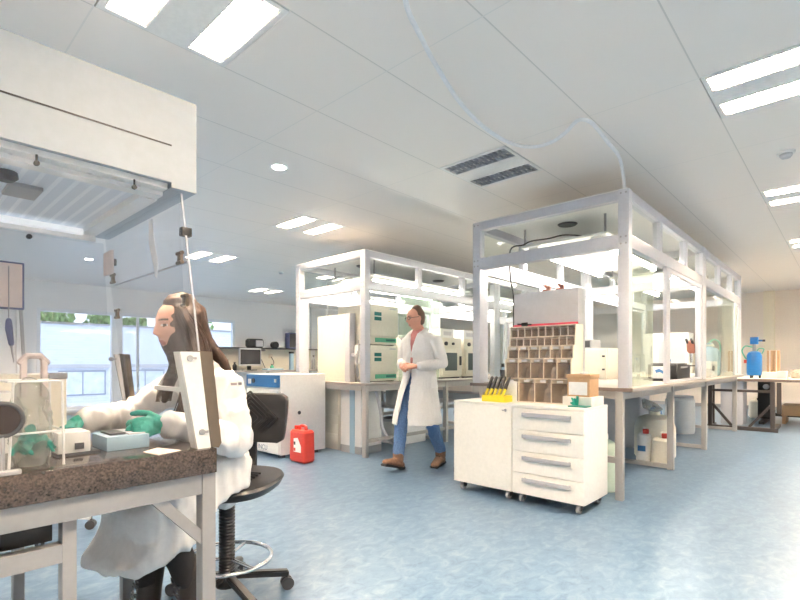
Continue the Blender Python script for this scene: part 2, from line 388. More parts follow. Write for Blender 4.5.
# ------------------------------------------------------------------ outside the windows
g = MB().box(-20, 30, 12.6, 60, -3.2, -3.0); o = obj('paved_yard', g, 'ground', smooth=0); o['kind'] = 'structure'
bd = thing('building', 'white brick building across the yard outside the windows', 'building', (8, 28, -3))
FY = 26.0
obj('facade', MB().box(-12, 26, FY, FY+6, -3, 2.85), 'brick', bd, 0)
obj('ledge', MB().box(-12, 26, FY-.12, FY, .86, 1.02), 'lgrey', bd, 0)
obj('roof_edge', MB().box(-12.1, 26.1, FY-.1, FY+6.1, 2.85, 2.93), 'grey', bd, 0)
obj('plinth', MB().box(-12, 26, FY-.2, FY, -1.3, -.75), 'paper', bd, 0)
x = -8.
while x < 22:
    f = obj('facade_window', MB().box(x, x+1.9, FY-.05, FY, -.42, .74), 'bframe', bd, 0)
    obj('blind', MB().box(x+.07, x+.92, FY-.06, FY-.05, -.35, .67).box(x+.98, x+1.83, FY-.06, FY-.05, -.35, .67), 'bwin', f, 0)
    x += 2.7
for k, (x, y, r, lab) in enumerate([(7.0, 38, 2.0, 'bushy green tree showing above the white building, leftmost through the window'), (11.6, 38, 2.0, 'smaller green tree showing above the white building, next to the leftmost tree'), (16.6, 38.5, 2.2, 'green tree above the white building roof, seen near the middle mullion')]):
    t = thing('tree', lab, 'tree', (x, y, -3), 'trees behind the white building')
    m = MB(); m.tube([(x, y, -3), (x+.1, y, .5), (x, y, 3.2)], [.28, .2, .12], 10); obj('trunk', m, 'brow', t)
    m = MB()
    rnd = random.Random(k)
    for q in range(520):
        v = Vector((rnd.gauss(0, 1), rnd.gauss(0, 1), rnd.gauss(0, .7))).normalized()*r*rnd.uniform(.55, 1)
        c = Vector((x, y, 3.6))+v; R = Euler((rnd.uniform(0, 6), rnd.uniform(0, 6), rnd.uniform(0, 6))).to_matrix()
        m.bm.faces.new(m.ring([c+R @ Vector(p) for p in ((-.26, -.1, 0), (0, -.2, .05), (.3, 0, 0), (0, .2, .05))]))
    obj('foliage', m, 'foliage', t, 0)

# ------------------------------------------------------------------ ceiling lights
def ceiling_light(x, y, lit, label):
    t = thing('ceiling_light', label, 'ceiling light', (x+.325, y+.325, H), 'recessed ceiling lights')
    x0, x1, y0, y1 = x+.006, x+.644, y+.006, y+.644
    f = MB()
    f.box(x0, x1, y0, y1, H+.115, H+.125)
    f.box(x0, x0+.03, y0, y1, H-.004, H+.115).box(x1-.03, x1, y0, y1, H-.004, H+.115)
    f.box(x0+.03, x1-.03, y0, y0+.025, H-.004, H+.115).box(x0+.03, x1-.03, y1-.025, y1, H-.004, H+.115)
    f.box(x0+.215, x1-.215, y0+.025, y1-.025, H-.004, H+.01)
    obj('housing', f, 'fixture', t, 0)
    for s0 in (x0+.03, x1-.215):
        l = MB(); e = s0+.185
        l.box(s0, s0+.006, y0+.025, y1-.025, H, H+.022).box(e-.006, e, y0+.025, y1-.025, H, H+.022).box(s0+.089, s0+.096, y0+.025, y1-.025, H, H+.022)
        for k in range(13):
            yy = y0+.045+k*(y1-y0-.09)/12
            l.box(s0+.006, s0+.089, yy-.0025, yy+.0025, H, H+.02).box(s0+.096, e-.006, yy-.0025, yy+.0025, H, H+.02)
        obj('louvre', l, 'louvre', t, 0)
        for q in (s0+.047, s0+.138):
            tb = obj('tube', MB().cyl((q, y0+.05, H+.045), (q, y1-.05, H+.045), .016, n=10), 'tube' if lit else 'tubeoff', t)
            obj('end_cap', MB().cyl((q, y0+.026, H+.045), (q, y0+.05, H+.045), .018, n=10).cyl((q, y1-.05, H+.045), (q, y1-.026, H+.045), .018, n=10), 'enamel', tb)
LL = {(.69, 1.95): 'lit square ceiling light above the tall white hood cabinet, at the top left', (3.29, 4.55): 'lit square ceiling light before the farther glazed booth, above the walking man',
      (3.29, 7.15): 'lit square ceiling light farthest left on the ceiling, near the window wall', (3.29, 0.): 'lit ceiling light with bare tubes nearest at the right edge', (5.89, 0.): 'lit twin ceiling light, second nearest along the right edge',
      (8.49, 0.): 'lit ceiling light, third along the right edge', (11.09, 0.): 'small lit ceiling light by the far right wall, furthest along the right edge', (5.89, 9.75): 'faint lit ceiling light by the back wall, left of the farther booth',
      (.69, -1.95): 'added lit ceiling light behind the viewer, right of the hood row', (-1.91, 0.): 'added lit ceiling light behind the viewer by the left wall', (.69, 0.): 'added lit ceiling light right above the viewer, between the two rows', (-1.91, 1.95): 'added lit ceiling light above the left end of the hood row', (.69, 7.15): 'added lit ceiling light left of the hood and near the windows', (.69, 9.75): 'added lit ceiling light by the window wall left of the picture edge', (5.89, 7.15): 'added lit ceiling light behind the farther booth, in front of the wall bench', (8.49, 7.15): 'added lit ceiling light behind the rear half of the farther booth', (8.49, 9.75): 'added lit ceiling light by the back wall behind the farther booth', (8.49, -1.95): 'added lit ceiling light right of the picture edge beside the nearer booth', (11.09, -1.95): 'added lit ceiling light above the hidden end of the right hand table', (11.09, 1.95): 'added lit ceiling light beyond the far end of the nearer booth', (11.09, 4.55): 'added lit ceiling light beyond the far end of the farther booth', (.69, 4.55): 'added lit ceiling light hidden above the white top box of the hood'}
for p in LIT: ceiling_light(*p, True, LL[p])
ceiling_light(*OFF[0], False, 'unlit square ceiling light with two bluish louvre strips in the middle of the ceiling')
for x, y, lab in ((2.34, 3.585, 'small round lit downlight in the ceiling left of the walking man'), (2.335, 9.045, 'small round lit downlight seen through the clear hood panel')):
    t = thing('downlight', lab, 'downlight', (x, y, H), 'round ceiling downlights')
    obj('bezel', MB().lathe([(.052, -.004), (.07, -.008), (.075, -.001), (.075, 0)], x, y, 24, H), 'fixture', t)
    obj('lens', MB().lathe([(0.001, -.003), (.053, -.005), (.053, 0), (.001, 0)], x, y, 24, H), 'led', t)
for x, y, lab, s in ((4.915, .373, 'round white smoke detector on the ceiling at the right edge', 1.), (5.095, 7.74, 'small round sensor on the ceiling left of the farther booth', .8)):
    t = thing('smoke_detector', lab, 'smoke detector', (x, y, H))
    obj('base', MB().lathe([(.001, -.018*s), (.058*s, -.018*s), (.06*s, 0), (.001, 0)], x, y, 24, H), 'fixture', t)
    obj('sensor_head', MB().lathe([(.001, -.05*s), (.03*s, -.048*s), (.042*s, -.032*s), (.042*s, -.018*s), (.001, -.018*s)], x, y, 24, H), 'lgrey', t)

# ------------------------------------------------------------------ glazed booths standing on benches
def booth(label, a0, a1, b0, b1, zb, zt, joint, mull, panes, front_glass):
    t = thing('glazed_booth', label, 'booth', ((a0+a1)/2, (b0+b1)/2, zb), 'glazed laboratory booths')
    w = .085; zm0, zm1 = zt-.47, zt-.36; zr = zt-.08
    for b in (b0, b1-w):
        for a in (a0, joint-w-.002, joint+.002, a1-w):
            p = obj('post', MB().box(a, a+w, b, b+w, zb, zt, .004), 'alu', t)
            if b == b0 and a == a0 or (b != b0 and a == a0):
                s = MB()
                for z in (zt-.03, zm1-.025, zm0+.03):
                    for q in (.022, .062): s.cyl((a-.003, b+q, z), (a+.002, b+q, z), .008, n=8)
                obj('screw', s, 'grey', p)
        segs = [(a0+w, joint-w-.002), (joint+w+.002, a1-w)]
        for s0, s1 in segs:
            obj('rail', MB().box(s0, s1, b+.005, b+w-.005, zr, zt-.003, .003), 'alu', t)
            obj('beam', MB().box(s0, s1, b+.003, b+w-.003, zm0, zm1, .004), 'alu', t)
            ms = [s0]+[m for m in mull if s0 < m < s1]+[s1]
            for m in ms[1:-1]: obj('mullion', MB().box(m-.035, m+.035, b+.008, b+w-.008, zm1, zr, .003), 'alu', t)
            for i, (u, v) in enumerate(zip(ms, ms[1:])):
                obj('upper_pane', MB().box(u+(.036 if i else .001), v-(.036 if i < len(ms)-2 else .001), b+.038, b+.044, zm1+.001, zr-.001), 'glass', t)
    for a in (a0, joint-w/2, a1-w):
        obj('rail', MB().box(a+.005, a+w-.005, b0+w, b1-w, zr, zt-.003, .003), 'alu', t)
        obj('beam', MB().box(a+.003, a+w-.003, b0+w, b1-w, zm0, zm1, .004), 'alu', t)
        obj('upper_pane', MB().box(a+.038, a+.044, b0+w+.001, b1-w-.001, zm1+.001, zr-.001), 'glass', t)
    obj('roof_panel', MB().box(a0+.02, a1-.02, b0+.02, b1-.02, zt-.003, zt+.012), 'enamel', t, 0)
    for q in (a0+.66, joint-.6, joint+.75):
        obj('vent', MB().lathe([(.001, -.012), (.085, -.012), (.098, 0), (.001, 0)], q, (b0+b1)/2+.05, 28, zt-.003), 'dark', t)
    for (u, v, side, off, gm, fr) in panes:
        b = b0 if side == 0 else b1-w
        z0, z1 = zb+.004, zm0-.002
        if fr:
            f = obj('sliding_sash', MB().box(u, u+fr, b+off-.012, b+off+.018, z0, z1).box(v-fr*.7, v, b+off-.012, b+off+.018, z0, z1).box(u+fr, v-fr*.7, b+off-.012, b+off+.018, z1-.04, z1).box(u+fr, v-fr*.7, b+off-.012, b+off+.018, z0, z0+.025), 'alu', t)
            if gm: obj('glass_pane', MB().box(u+fr, v-fr*.7, b+off, b+off+.006, z0+.025, z1-.04), gm, f, 0)
        else:
            obj('glass_pane', MB().box(u, v, b+off, b+off+.006, z0, z1), gm, t, 0)
    return t

def pendant(x0, x1, y0, y1, z, ztop, label):
    t = thing('pendant_light', label, 'light', ((x0+x1)/2, (y0+y1)/2, z), 'lights hung inside the booths')
    obj('reflector', MB().box(x0, x1, y0, y1, z, z+.02), 'fixture', t, 0)
    for y in (y0+.12, y1-.12):
        f = obj('lamp_strip', MB().box(x0+.05, x1-.05, y-.05, y+.05, z-.03, z), 'fixture', t, 0)
        obj('tube', MB().cyl((x0+.08, y, z-.05), (x1-.08, y, z-.05), .022, n=10), 'tubeb', f)
        [obj('tube_holder', MB().box(q, q+.03, y-.03, y+.03, z-.075, z-.03), 'fixture', f) for q in (x0+.05, x1-.08)]
    for x in (x0+.04, x1-.06):
        for y in (y0+.03, y1-.03):
            obj('hanger_rod', MB().cyl((x, y, z+.02), (x, y, ztop), .012, n=8), 'grey', t)

def leg_frame(m, a, b0, b1, h, s=.045, foot=True):
    m.box(a, a+s, b0, b0+s, 0, h).box(a, a+s, b1-s, b1, 0, h)
    m.box(a, a+s, b0+s, b1-s, .01 if foot else .18, (.01 if foot else .18)+s)
def bench(label, a0, a1, b0, b1, z, legs, inset=.02):
    t = thing('lab_bench', label, 'workbench', ((a0+a1)/2, (b0+b1)/2, 0), 'benches under the glazed booths')
    wt = obj('worktop', MB().box(a0, a1, b0, b1, z-.03, z, .003), 'worktop', t)
    obj('edge_band', MB().box(a0-.004, a0, b0, b1, z-.03, z-.002), 'edge' if inset > .05 else 'worktop', wt, 0)
    obj('apron', MB().box(a0+.055, a1-.03, b0+inset+.004, b0+inset+.044, z-.10, z-.031).box(a0+.05, a1-.03, b1-.06, b1-.02, z-.10, z-.031).box(a0+.01, a0+.05, b0+inset+.05, b1-.02, z-.09, z-.031), 'framel', t, 0)
    for i, a in enumerate(legs):
        for k, b in enumerate((b0+.045+inset, b1-.11)):
            obj('leg', MB().box(a, a+.05, b-.045+(0 if k else -.01), b+.005, 0, z-.031, .003), 'framel', t)
        if i or inset > .05: obj('foot_bar', MB().box(a+.005, a+.045, b0+.05+inset, b1-.16, (.012 if i else .30), (.055 if i else .35)), 'framel', t, 0)
    obj('stretcher', MB().box(legs[0]+.05, legs[-1], b1-.30, b1-.26, .30, .35), 'framel', t, 0)
    if inset < .05: obj('stretcher', MB().box(legs[0]+.05, legs[-1], b0+.03, b0+.06, .17, .21), 'framel', t, 0)
    return t
Z1, Z2 = .92, .88
bench('long grey workbench under the nearer glazed booth at the right', 4.1, 9.64, 1.27, 2.83, Z1, [4.105, 5.64, 7.24, 9.5], .09)
bench('grey workbench under the farther glazed booth behind the walking man', 3.88, 9.46, 4.16, 5.61, Z2, [3.9, 5.45, 7.1, 9.3])
booth('nearer glazed booth with screwed white frame, at the right', 4.1, 9.58, 1.30, 2.80, Z1, 2.53, 6.87, [5.05, 6.03, 7.9, 8.82],
      [(4.19, 4.93, 0, .05, 'glassg', 0), (5.22, 6.77, 0, .02, None, .13), (6.97, 8.3, 0, .05, 'glass', 0), (8.16, 9.02, 0, .02, 'glassg', 0), (9.03, 9.49, 0, .02, 'glass', .2),
       (4.19, 5.45, 1, .02, 'glass', .07), (5.46, 6.77, 1, .05, 'glassg', .07), (6.97, 8.2, 1, .02, 'glass', .07), (8.21, 9.49, 1, .05, 'glass', .07)], True)
booth('farther glazed booth behind the walking man, left of the nearer one', 3.91, 9.4, 4.19, 5.58, Z2, 2.46, 6.84, [4.93, 5.92, 7.8, 8.7],
      [(4.55, 5.38, 0, .05, 'glassg', 0), (4.62, 5.42, 0, .02, 'glass', 0), (6.94, 8.1, 0, .05, 'glass', 0), (4.0, 5.4, 1, .02, 'glass', .07), (5.42, 6.73, 1, .05, 'glass', .07), (6.94, 9.3, 1, .02, 'glass', .07)], True)
pendant(4.62, 6.6, 1.66, 2.55, 2.33, 2.527, 'bright strip light hanging in the front half of the nearer booth')
pendant(7.2, 9.2, 1.66, 2.55, 2.33, 2.527, 'bright strip light hanging in the rear half of the nearer booth')
pendant(4.35, 6.5, 4.5, 5.35, 2.25, 2.457, 'bright strip light hanging in the front half of the farther booth')
pendant(7.1, 9.1, 4.5, 5.35, 2.25, 2.457, 'bright strip light hanging in the rear half of the farther booth')
tag(obj('power_cord', MB().curve([(4.75, 1.9, 2.365), (4.6, 2.05, 2.38), (4.55, 2.2, 2.36), (4.58, 2.4, 2.375), (4.62, 2.52, 2.36), (4.5, 2.6, 2.30), (4.5, 2.60, 2.0), (4.42, 2.52, 1.8), (4.3, 2.45, 1.45), (4.4, 2.5, .926)], .008), 'black'), 'black power cord drooping from the hanging light inside the nearer booth', 'cord')
tag(obj('power_cord', MB().curve([(4.34, 4.9, 2.26), (4.22, 5.0, 2.28), (4.2, 5.2, 2.25), (4.25, 5.32, 2.2), (4.25, 5.32, 1.9), (4.25, 5.32, .886)], .006), 'grey'), 'thin grey cord hanging from the light in the farther booth', 'cord')
tag(obj('ceiling_cable', MB().curve([(1.25, 1.2, 2.79), (1.606, 1.46, 2.755), (1.829, 1.562, 2.75), (2.138, 1.679, 2.75), (2.507, 1.793, 2.75), (2.862, 1.852, 2.75), (3.159, 1.846, 2.75), (3.345, 1.768, 2.75), (3.385, 1.627, 2.75), (3.309, 1.478, 2.75), (3.208, 1.356, 2.752), (3.218, 1.305, 2.752), (3.332, 1.283, 2.75), (3.66, 1.306, 2.745), (3.905, 1.318, 2.735), (4.06, 1.335, 2.66), (4.14, 1.345, 2.53)], .013, sub=5), 'cable'), 'thin white cable looping under the ceiling down to the nearer booth', 'cable')

# ---- two mobile drawer units
CB0, CB1 = .075, .79
def castor(m, wheel, x, y, r=.034):
    wheel.cyl((x, y-.013, r), (x, y+.013, r), r, n=16)
    m.box(x-.012, x+.03, y-.02, y-.015, r-.01, CB0).box(x-.012, x+.03, y+.015, y+.02, r-.01, CB0).box(x-.02, x+.035, y-.022, y+.022, CB0-.012, CB0)
def mobile_unit(label, y0, y1, drawers):
    t = thing('drawer_unit' if drawers else 'cupboard_unit', label, 'cabinet', (3.74, (y0+y1)/2, 0))
    obj('body', MB().box(3.52, 3.97, y0, y1, CB0, CB1-.022, .002), 'white', t)
    obj('top', MB().box(3.50, 3.972, y0-.001, y1+.001, CB1-.022, CB1, .003), 'white', t)
    if drawers:
        h = (CB1-.026-CB0)/4
        for k in range(4):
            z = CB0+k*h
            d = obj('drawer', MB().box(3.50, 3.52, y0+.002, y1-.002, z+.002, z+h-.003, .002), 'white', t)
            zc = z+h*.72
            hm = MB().box(3.468, 3.482, y0+.09, y1-.10, zc-.014, zc+.014, .004).box(3.48, 3.50, y0+.10, y0+.115, zc-.012, zc+.012).box(3.48, 3.50, y1-.125, y1-.11, zc-.012, zc+.012)
            obj('handle', hm, 'handle', d)
    else:
        d = obj('door', MB().box(3.50, 3.52, y0+.002, y1-.002, CB0+.002, CB1-.025, .002), 'white', t)
        obj('lock', MB().cyl((3.494, y0+.055, .735), (3.50, y0+.055, .735), .012, n=14).box(3.488, 3.494, y0+.051, y0+.085, .731, .739), 'chrome', d)
        obj('hinge', MB().box(3.506, 3.53, y1, y1+.006, .66, .70).box(3.506, 3.53, y1, y1+.006, .15, .19), 'dark', d)
    for x in (3.56, 3.91):
        for y in (y0+.06, y1-.06):
            m, wh = MB(), MB(); castor(m, wh, x, y); c = obj('castor', m, 'dark', t); obj('wheel', wh, 'grey', c)
mobile_unit('white mobile cabinet with one plain door, left of the drawer unit', 2.012, 2.592, False)
mobile_unit('white mobile drawer unit with four grey handles, in front of the nearer booth', 1.42, 2.008, True)

# ---- parts organiser standing on the units
t = thing('parts_organiser', 'stepped brown pigeonhole organiser full of small parts on the white cabinets', 'organiser', (3.8, 1.92, CB1))
YL, YR = 1.63, 2.215
rows = [(.79, .985, 3.715, 4), (.985, 1.155, 3.755, 5), (1.155, 1.262, 3.795, 6), (1.262, 1.342, 3.825, 9), (1.342, 1.432, 3.85, 9)]
m = MB().box(3.95, 3.96, YL, YR, CB1, 1.44)
poly = [(3.96, CB1), (3.71, CB1), (3.71, .985), (3.75, .99), (3.75, 1.155), (3.79, 1.16), (3.79, 1.262), (3.82, 1.265), (3.845, 1.44), (3.96, 1.44)]
obj('side_panel', MB().prism(poly, 'y', YL-.008, YL), 'cream', t, 0); obj('side_panel', MB().prism(poly, 'y', YR, YR+.008), 'cream', t, 0)
obj('back_panel', m, 'bin', t, 0)
rnd = random.Random(3)
for z0, z1, xf, n in rows:
    sh = MB().box(xf-.002, 3.95, YL, YR, z0, z0+.008)
    obj('shelf', sh, 'binedge', t, 0)
    for k in range(1, n):
        y = YL+(YR-YL)*k/n; obj('divider', MB().box(xf, 3.95, y-.003, y+.003, z0+.008, z1), 'binedge' if n < 7 else 'bin', t, 0)
    for k in range(n):
        y0 = YL+(YR-YL)*k/n; y1 = YL+(YR-YL)*(k+1)/n
        obj('bin_front', MB().box(xf+.006, xf+.009, y0+.004, y1-.004, z0+.009, z1-(.03 if n < 7 else .02)), 'binfront', t, 0)
        if n < 7:
            obj('label_tag', MB().box(xf-.004, xf-.001, (y0+y1)/2-.028, (y0+y1)/2+.022, z1-.024, z1-.006), 'paper', t, 0)
            bgm = MB().tube([((xf+3.95)/2+.01, (y0+y1)/2, z0+.015), ((xf+3.95)/2+.03, (y0+y1)/2+.008, z0+.5*(z1-z0))], [((y1-y0)*.36, .04), ((y1-y0)*.3, .02)], 10)
            tag(obj('parts_bag', bgm, rnd.choice(['bag', 'bin', 'bin', 'lgrey', 'bag']), smooth=60), 'small bag of parts in a pigeonhole of the brown organiser', 'bag', 'bags in the organiser pigeonholes')
obj('top_shelf', MB().box(3.84, 3.96, YL, YR, 1.432, 1.44), 'binedge', t, 0)
tag(obj('blue_sachet', MB().tube([(3.83, 1.665, 1.0), (3.85, 1.66, 1.10)], [(.035, .02), (.025, .014)], 10), 'bluepaper', smooth=60), 'crumpled blue and white sachet in the right pigeonhole of the organiser', 'sachet')
tag(obj('printed_card', MB().box(3.69, 3.705, 2.075, 2.2, CB1, CB1+.175, .003), 'paper'), 'white printed card leaning on the lower left of the brown organiser', 'card')
# ---- grey roll-front cabinet behind the organiser
t = thing('bench_cabinet', 'tall cabinet with grey front panel and red strip behind the brown organiser', 'cabinet', (4.22, 2.04, Z1))
obj('body', MB().box(4.175, 4.30, 1.735, 2.36, Z1, 1.78, .004), 'lgrey', t)
fp = obj('front_panel', MB().box(4.15, 4.175, 1.735, 2.36, 1.47, 1.78, .004), 'lgrey', t)
obj('red_strip', MB().box(4.143, 4.15, 1.735, 2.36, 1.462, 1.482), 'trim', fp, 0)
obj('side_trim', MB().box(4.15, 4.175, 1.70, 1.735, Z1, 1.46, .003), 'cream', t)
obj('clip', MB().box(4.125, 4.143, 2.21, 2.27, 1.465, 1.50, .005).bar((4.13, 2.17, 1.478), (4.13, 2.31, 1.488), .012, .012), 'black', fp)
for k, (y, lab) in enumerate(((1.93, 'copper red clamp on the cabinet top, right one'), (2.06, 'copper red clamp on the cabinet top, left one'))):
    m = MB().box(4.19, 4.25, y-.03, y+.03, 1.78, 1.80, .004).tube([(4.22, y-.02, 1.80), (4.22, y+.01, 1.835)], .014, 8).box(4.205, 4.235, y-.035, y-.015, 1.80, 1.83, .003)
    tag(obj('clamp', m, 'copper'), lab+' of the grey fronted cabinet', 'clamp', 'copper clamps on the cabinet')

# ---- boxes on the drawer unit
tag(obj('carton', MB().box(3.66, 3.90, 1.425, 1.655, CB1, CB1+.072, .003), 'boxw'), 'flat white printed box under the brown box on the drawer unit', 'box')
t = thing('cardboard_box', 'brown cardboard box with big white label on top of the flat white box', 'box', (3.77, 1.54, CB1+.072))
obj('box_body', MB().box(3.68, 3.86, 1.45, 1.625, CB1+.072, CB1+.235, .002), 'brownbox', t)
obj('label', MB().box(3.677, 3.68, 1.468, 1.612, CB1+.085, CB1+.185), 'paper', t, 0)
obj('lid_flap', MB().box(3.676, 3.866, 1.444, 1.631, CB1+.215, CB1+.245, .002), 'brownbox', t)
tag(obj('folded_tissue', MB().tube([(3.74, 1.50, CB1+.252), (3.78, 1.55, CB1+.254)], [(.03, .01), (.022, .008)], 10), 'paper', smooth=60), 'crumpled white tissue on the brown cardboard box', 'tissue')
m = MB()
for k in range(5): a = 1.1*k; m.tube([(3.63, 1.53, CB1+.008), (3.625+.012*math.cos(a), 1.53+.035*math.sin(a)+.005*k, CB1+.025+.05*abs(math.cos(a*.7)))], [.014, .008], 8)
tag(remesh('crumpled_glove', m, 'glove', None, .004, 2), 'small crumpled green glove in front of the brown box', 'glove')
tag(obj('notepad', MB().box(3.56, 3.66, 1.43, 1.57, CB1, CB1+.01, .002), 'dkgreen'), 'thin dark green pad at the front edge of the drawer unit', 'pad')
# ---- yellow rack of tips
t = thing('tip_rack', 'yellow rack with slanting black tipped pipettes on the door cabinet', 'rack', (3.65, 2.23, CB1))
obj('tray', MB().box(3.57, 3.73, 2.115, 2.345, CB1, CB1+.055, .006), 'yellow', t)
for k in range(5):
    y = 2.14+k*.042
    h = obj('pipette', MB().tube([(3.60, y+.02, CB1+.05), (3.62, y, CB1+.115)], [.011, .014], 8), 'yellow', t); obj('grip', MB().tube([(3.62, y, CB1+.115), (3.645, y-.022, CB1+.205)], [.016, .013], 8), 'black', h)
m = MB()
for k in range(4): m.tube([(3.68, 2.32-.012*k, CB1+.055), (3.68, 2.335-.018*k, CB1+.15+.01*(k % 2))], .008, 8)
tag(obj('marker_bundle', m, 'bframeb'), 'small bundle of dark blue pens behind the yellow rack', 'pens')
tag(obj('beaker_cup', MB().lathe([(.036, 0), (.05, .135), (.045, .135), (.032, .01), (.001, .01), (.001, 0)], 4.17, 2.47, 24, Z1), 'dark'), 'dark grey plastic cup on the bench left of the organiser', 'cup')
obj_t = thing('wash_bottle', 'dark capped bottle beside the dark grey cup on the bench', 'bottle', (4.28, 2.56, Z1))
obj('bottle', MB().lathe([(.001, 0), (.03, 0), (.032, .1), (.012, .14), (.012, .16), (.001, .16)], 4.28, 2.56, 20, Z1), 'bluegrey', obj_t); obj('cap', MB().lathe([(.001, 0), (.016, 0), (.014, .035), (.001, .035)], 4.28, 2.56, 16, Z1+.16), 'black', obj_t)

# ---- inside the nearer booth
t = thing('lab_fridge', 'cream cabinet oven inside the nearer booth, behind the front post', 'oven', (6.4, 2.48, Z1))
obj('body', MB().box(6.0, 6.6, 2.14, 2.68, Z1, 1.30, .008), 'cream', t)
d = obj('door', MB().box(5.975, 6.0, 2.15, 2.67, Z1+.02, 1.285, .006), 'cream', t)
obj('hinge', MB().box(5.965, 5.975, 2.17, 2.20, 1.03, 1.05).box(5.965, 5.975, 2.17, 2.20, 1.19, 1.21), 'dark', d)
t = thing('small_instrument', 'small dark box standing on the cream cabinet in the nearer booth', 'instrument', (6.3, 2.5, 1.30))
obj('case', MB().box(6.05, 6.35, 2.36, 2.62, 1.30, 1.41, .01), 'grey', t); obj('face', MB().box(6.045, 6.05, 2.38, 2.60, 1.315, 1.395), 'dark', t, 0)
t = thing('black_printer', 'black box instrument on the bench behind the open pane of the nearer booth', 'instrument', (6.45, 1.58, Z1))
obj('case', MB().box(6.15, 6.75, 1.43, 1.74, Z1+.015, Z1+.18, .01), 'black', t)
obj('tray', MB().box(6.05, 6.84, 1.42, 1.76, Z1, Z1+.015, .003), 'dark', t)
obj('lid', MB().box(6.2, 6.7, 1.45, 1.72, Z1+.18, Z1+.195, .006), 'dark', t); obj('button_strip', MB().box(6.3, 6.6, 1.426, 1.43, Z1+.14, Z1+.16), 'grey', t, 0)
t = thing('notice_card', 'small white card with blue logo beside the black box instrument', 'card', (5.9, 1.5, Z1))
obj('card', MB().box(5.85, 5.86, 1.46, 1.62, Z1+.03, Z1+.165), 'paper', t, 0); obj('logo', MB().prism([(1.50, 1.0), (1.53, 1.02), (1.57, 1.01), (1.58, 1.04), (1.54, 1.055), (1.51, 1.04), (1.49, 1.03)], 'x', 5.847, 5.85), 'bluepaper', t, 0)
obj('stand', MB().box(5.81, 5.91, 1.45, 1.63, Z1, Z1+.03, .004), 'black', t)
def balance(x, y, lab):
    t = thing('lab_balance', lab, 'balance', (x, y, Z1), 'instruments in the rear half of the nearer booth')
    obj('base', MB().box(x-.14, x+.14, y-.1, y+.1, Z1, Z1+.08, .012), 'enamel', t); obj('pan', MB().lathe([(.001, 0), (.055, 0), (.055, .008), (.001, .008)], x, y, 24, Z1+.08), 'chrome', t)
    f = obj('draft_shield', MB().box(x-.13, x-.12, y-.09, y-.08, Z1+.08, Z1+.30).box(x+.12, x+.13, y-.09, y-.08, Z1+.08, Z1+.30).box(x-.13, x-.12, y+.08, y+.09, Z1+.08, Z1+.30).box(x+.12, x+.13, y+.08, y+.09, Z1+.08, Z1+.30).box(x-.13, x+.13, y-.09, y+.09, Z1+.30, Z1+.315), 'lgrey', t)
    obj('shield_pane', MB().box(x-.12, x+.12, y-.087, y-.083, Z1+.08, Z1+.30), 'glass', f, 0); obj('display', MB().box(x-.10, x+.02, y-.102, y-.10, Z1+.025, Z1+.06), 'dark', t, 0)
balance(6.45, 2.02, 'white balance with glass shield behind the black box instrument'); balance(7.2, 2.2, 'white balance with glass shield standing further back in the nearer booth')
t = thing('microscope', 'brown headed microscope on the bench in the rear of the nearer booth', 'microscope', (7.75, 1.62, Z1))
obj('base', MB().rbox(7.62, 7.9, 1.52, 1.72, Z1, Z1+.05, .03), 'enamel', t); obj('arm', MB().tube([(7.86, 1.62, Z1+.04), (7.9, 1.62, Z1+.2), (7.85, 1.62, Z1+.36), (7.72, 1.62, Z1+.40)], [.035, .03, .03, .03], 10), 'cream', t)
obj('stage', MB().box(7.64, 7.82, 1.54, 1.70, Z1+.15, Z1+.165), 'dark', t); hd = obj('head', MB().tube([(7.72, 1.62, Z1+.38), (7.66, 1.62, Z1+.47)], [.06, .05], 12), 'copper', t)
obj('eyepiece', MB().cyl((7.66, 1.59, Z1+.46), (7.56, 1.59, Z1+.52), .017).cyl((7.66, 1.65, Z1+.46), (7.56, 1.65, Z1+.52), .017), 'dark', hd); obj('objective', MB().cyl((7.72, 1.62, Z1+.2), (7.72, 1.62, Z1+.36), .018, .028), 'chrome', t)
t = thing('pump_unit', 'white pump unit with black knobs beside the microscope', 'pump', (8.1, 1.5, Z1))
obj('case', MB().box(7.95, 8.35, 1.42, 1.62, Z1, Z1+.22, .01), 'enamel', t); obj('knob', MB().cyl((8.02, 1.40, Z1+.12), (8.02, 1.42, Z1+.12), .04), 'black', t); obj('foot', MB().box(7.97, 8.02, 1.43, 1.61, Z1-.0, Z1+.012).box(8.28, 8.33, 1.43, 1.61, Z1, Z1+.012), 'black', t)
t = thing('spray_tank', 'pale reflection of the blue tank modelled at the far end inside the nearer booth', 'tank', (8.75, 1.55, Z1))  # reflection of the blue table tank in the glass, built as a solid
obj('vessel', MB().lathe([(.001, 0), (.14, 0), (.15, .04), (.15, .36), (.11, .42), (.05, .44), (.05, .50), (.001, .50)], 8.75, 1.6, 28, Z1), 'bluegrey', t)
obj('neck_ring', MB().lathe([(.06, 0), (.07, 0), (.07, .03), (.06, .03)], 8.75, 1.6, 20, Z1+.45), 'cream', t); obj('hose', MB().curve([(8.75, 1.6, Z1+.5), (8.85, 1.55, Z1+.56), (9.0, 1.5, Z1+.5), (9.02, 1.5, Z1+.3)], .012), 'green', t)
t = thing('wall_unit', 'white cupboard with a grey window at the back of the nearer booth', 'cupboard', (9.2, 2.1, Z1))
obj('body', MB().box(9.1, 9.45, 1.95, 2.65, Z1, 1.62, .006), 'enamel', t); obj('grey_window', MB().box(9.09, 9.1, 2.0, 2.4, 1.1, 1.48), 'lgrey', t, 0); obj('handle', MB().box(9.07, 9.09, 2.5, 2.52, 1.2, 1.4), 'chrome', t)
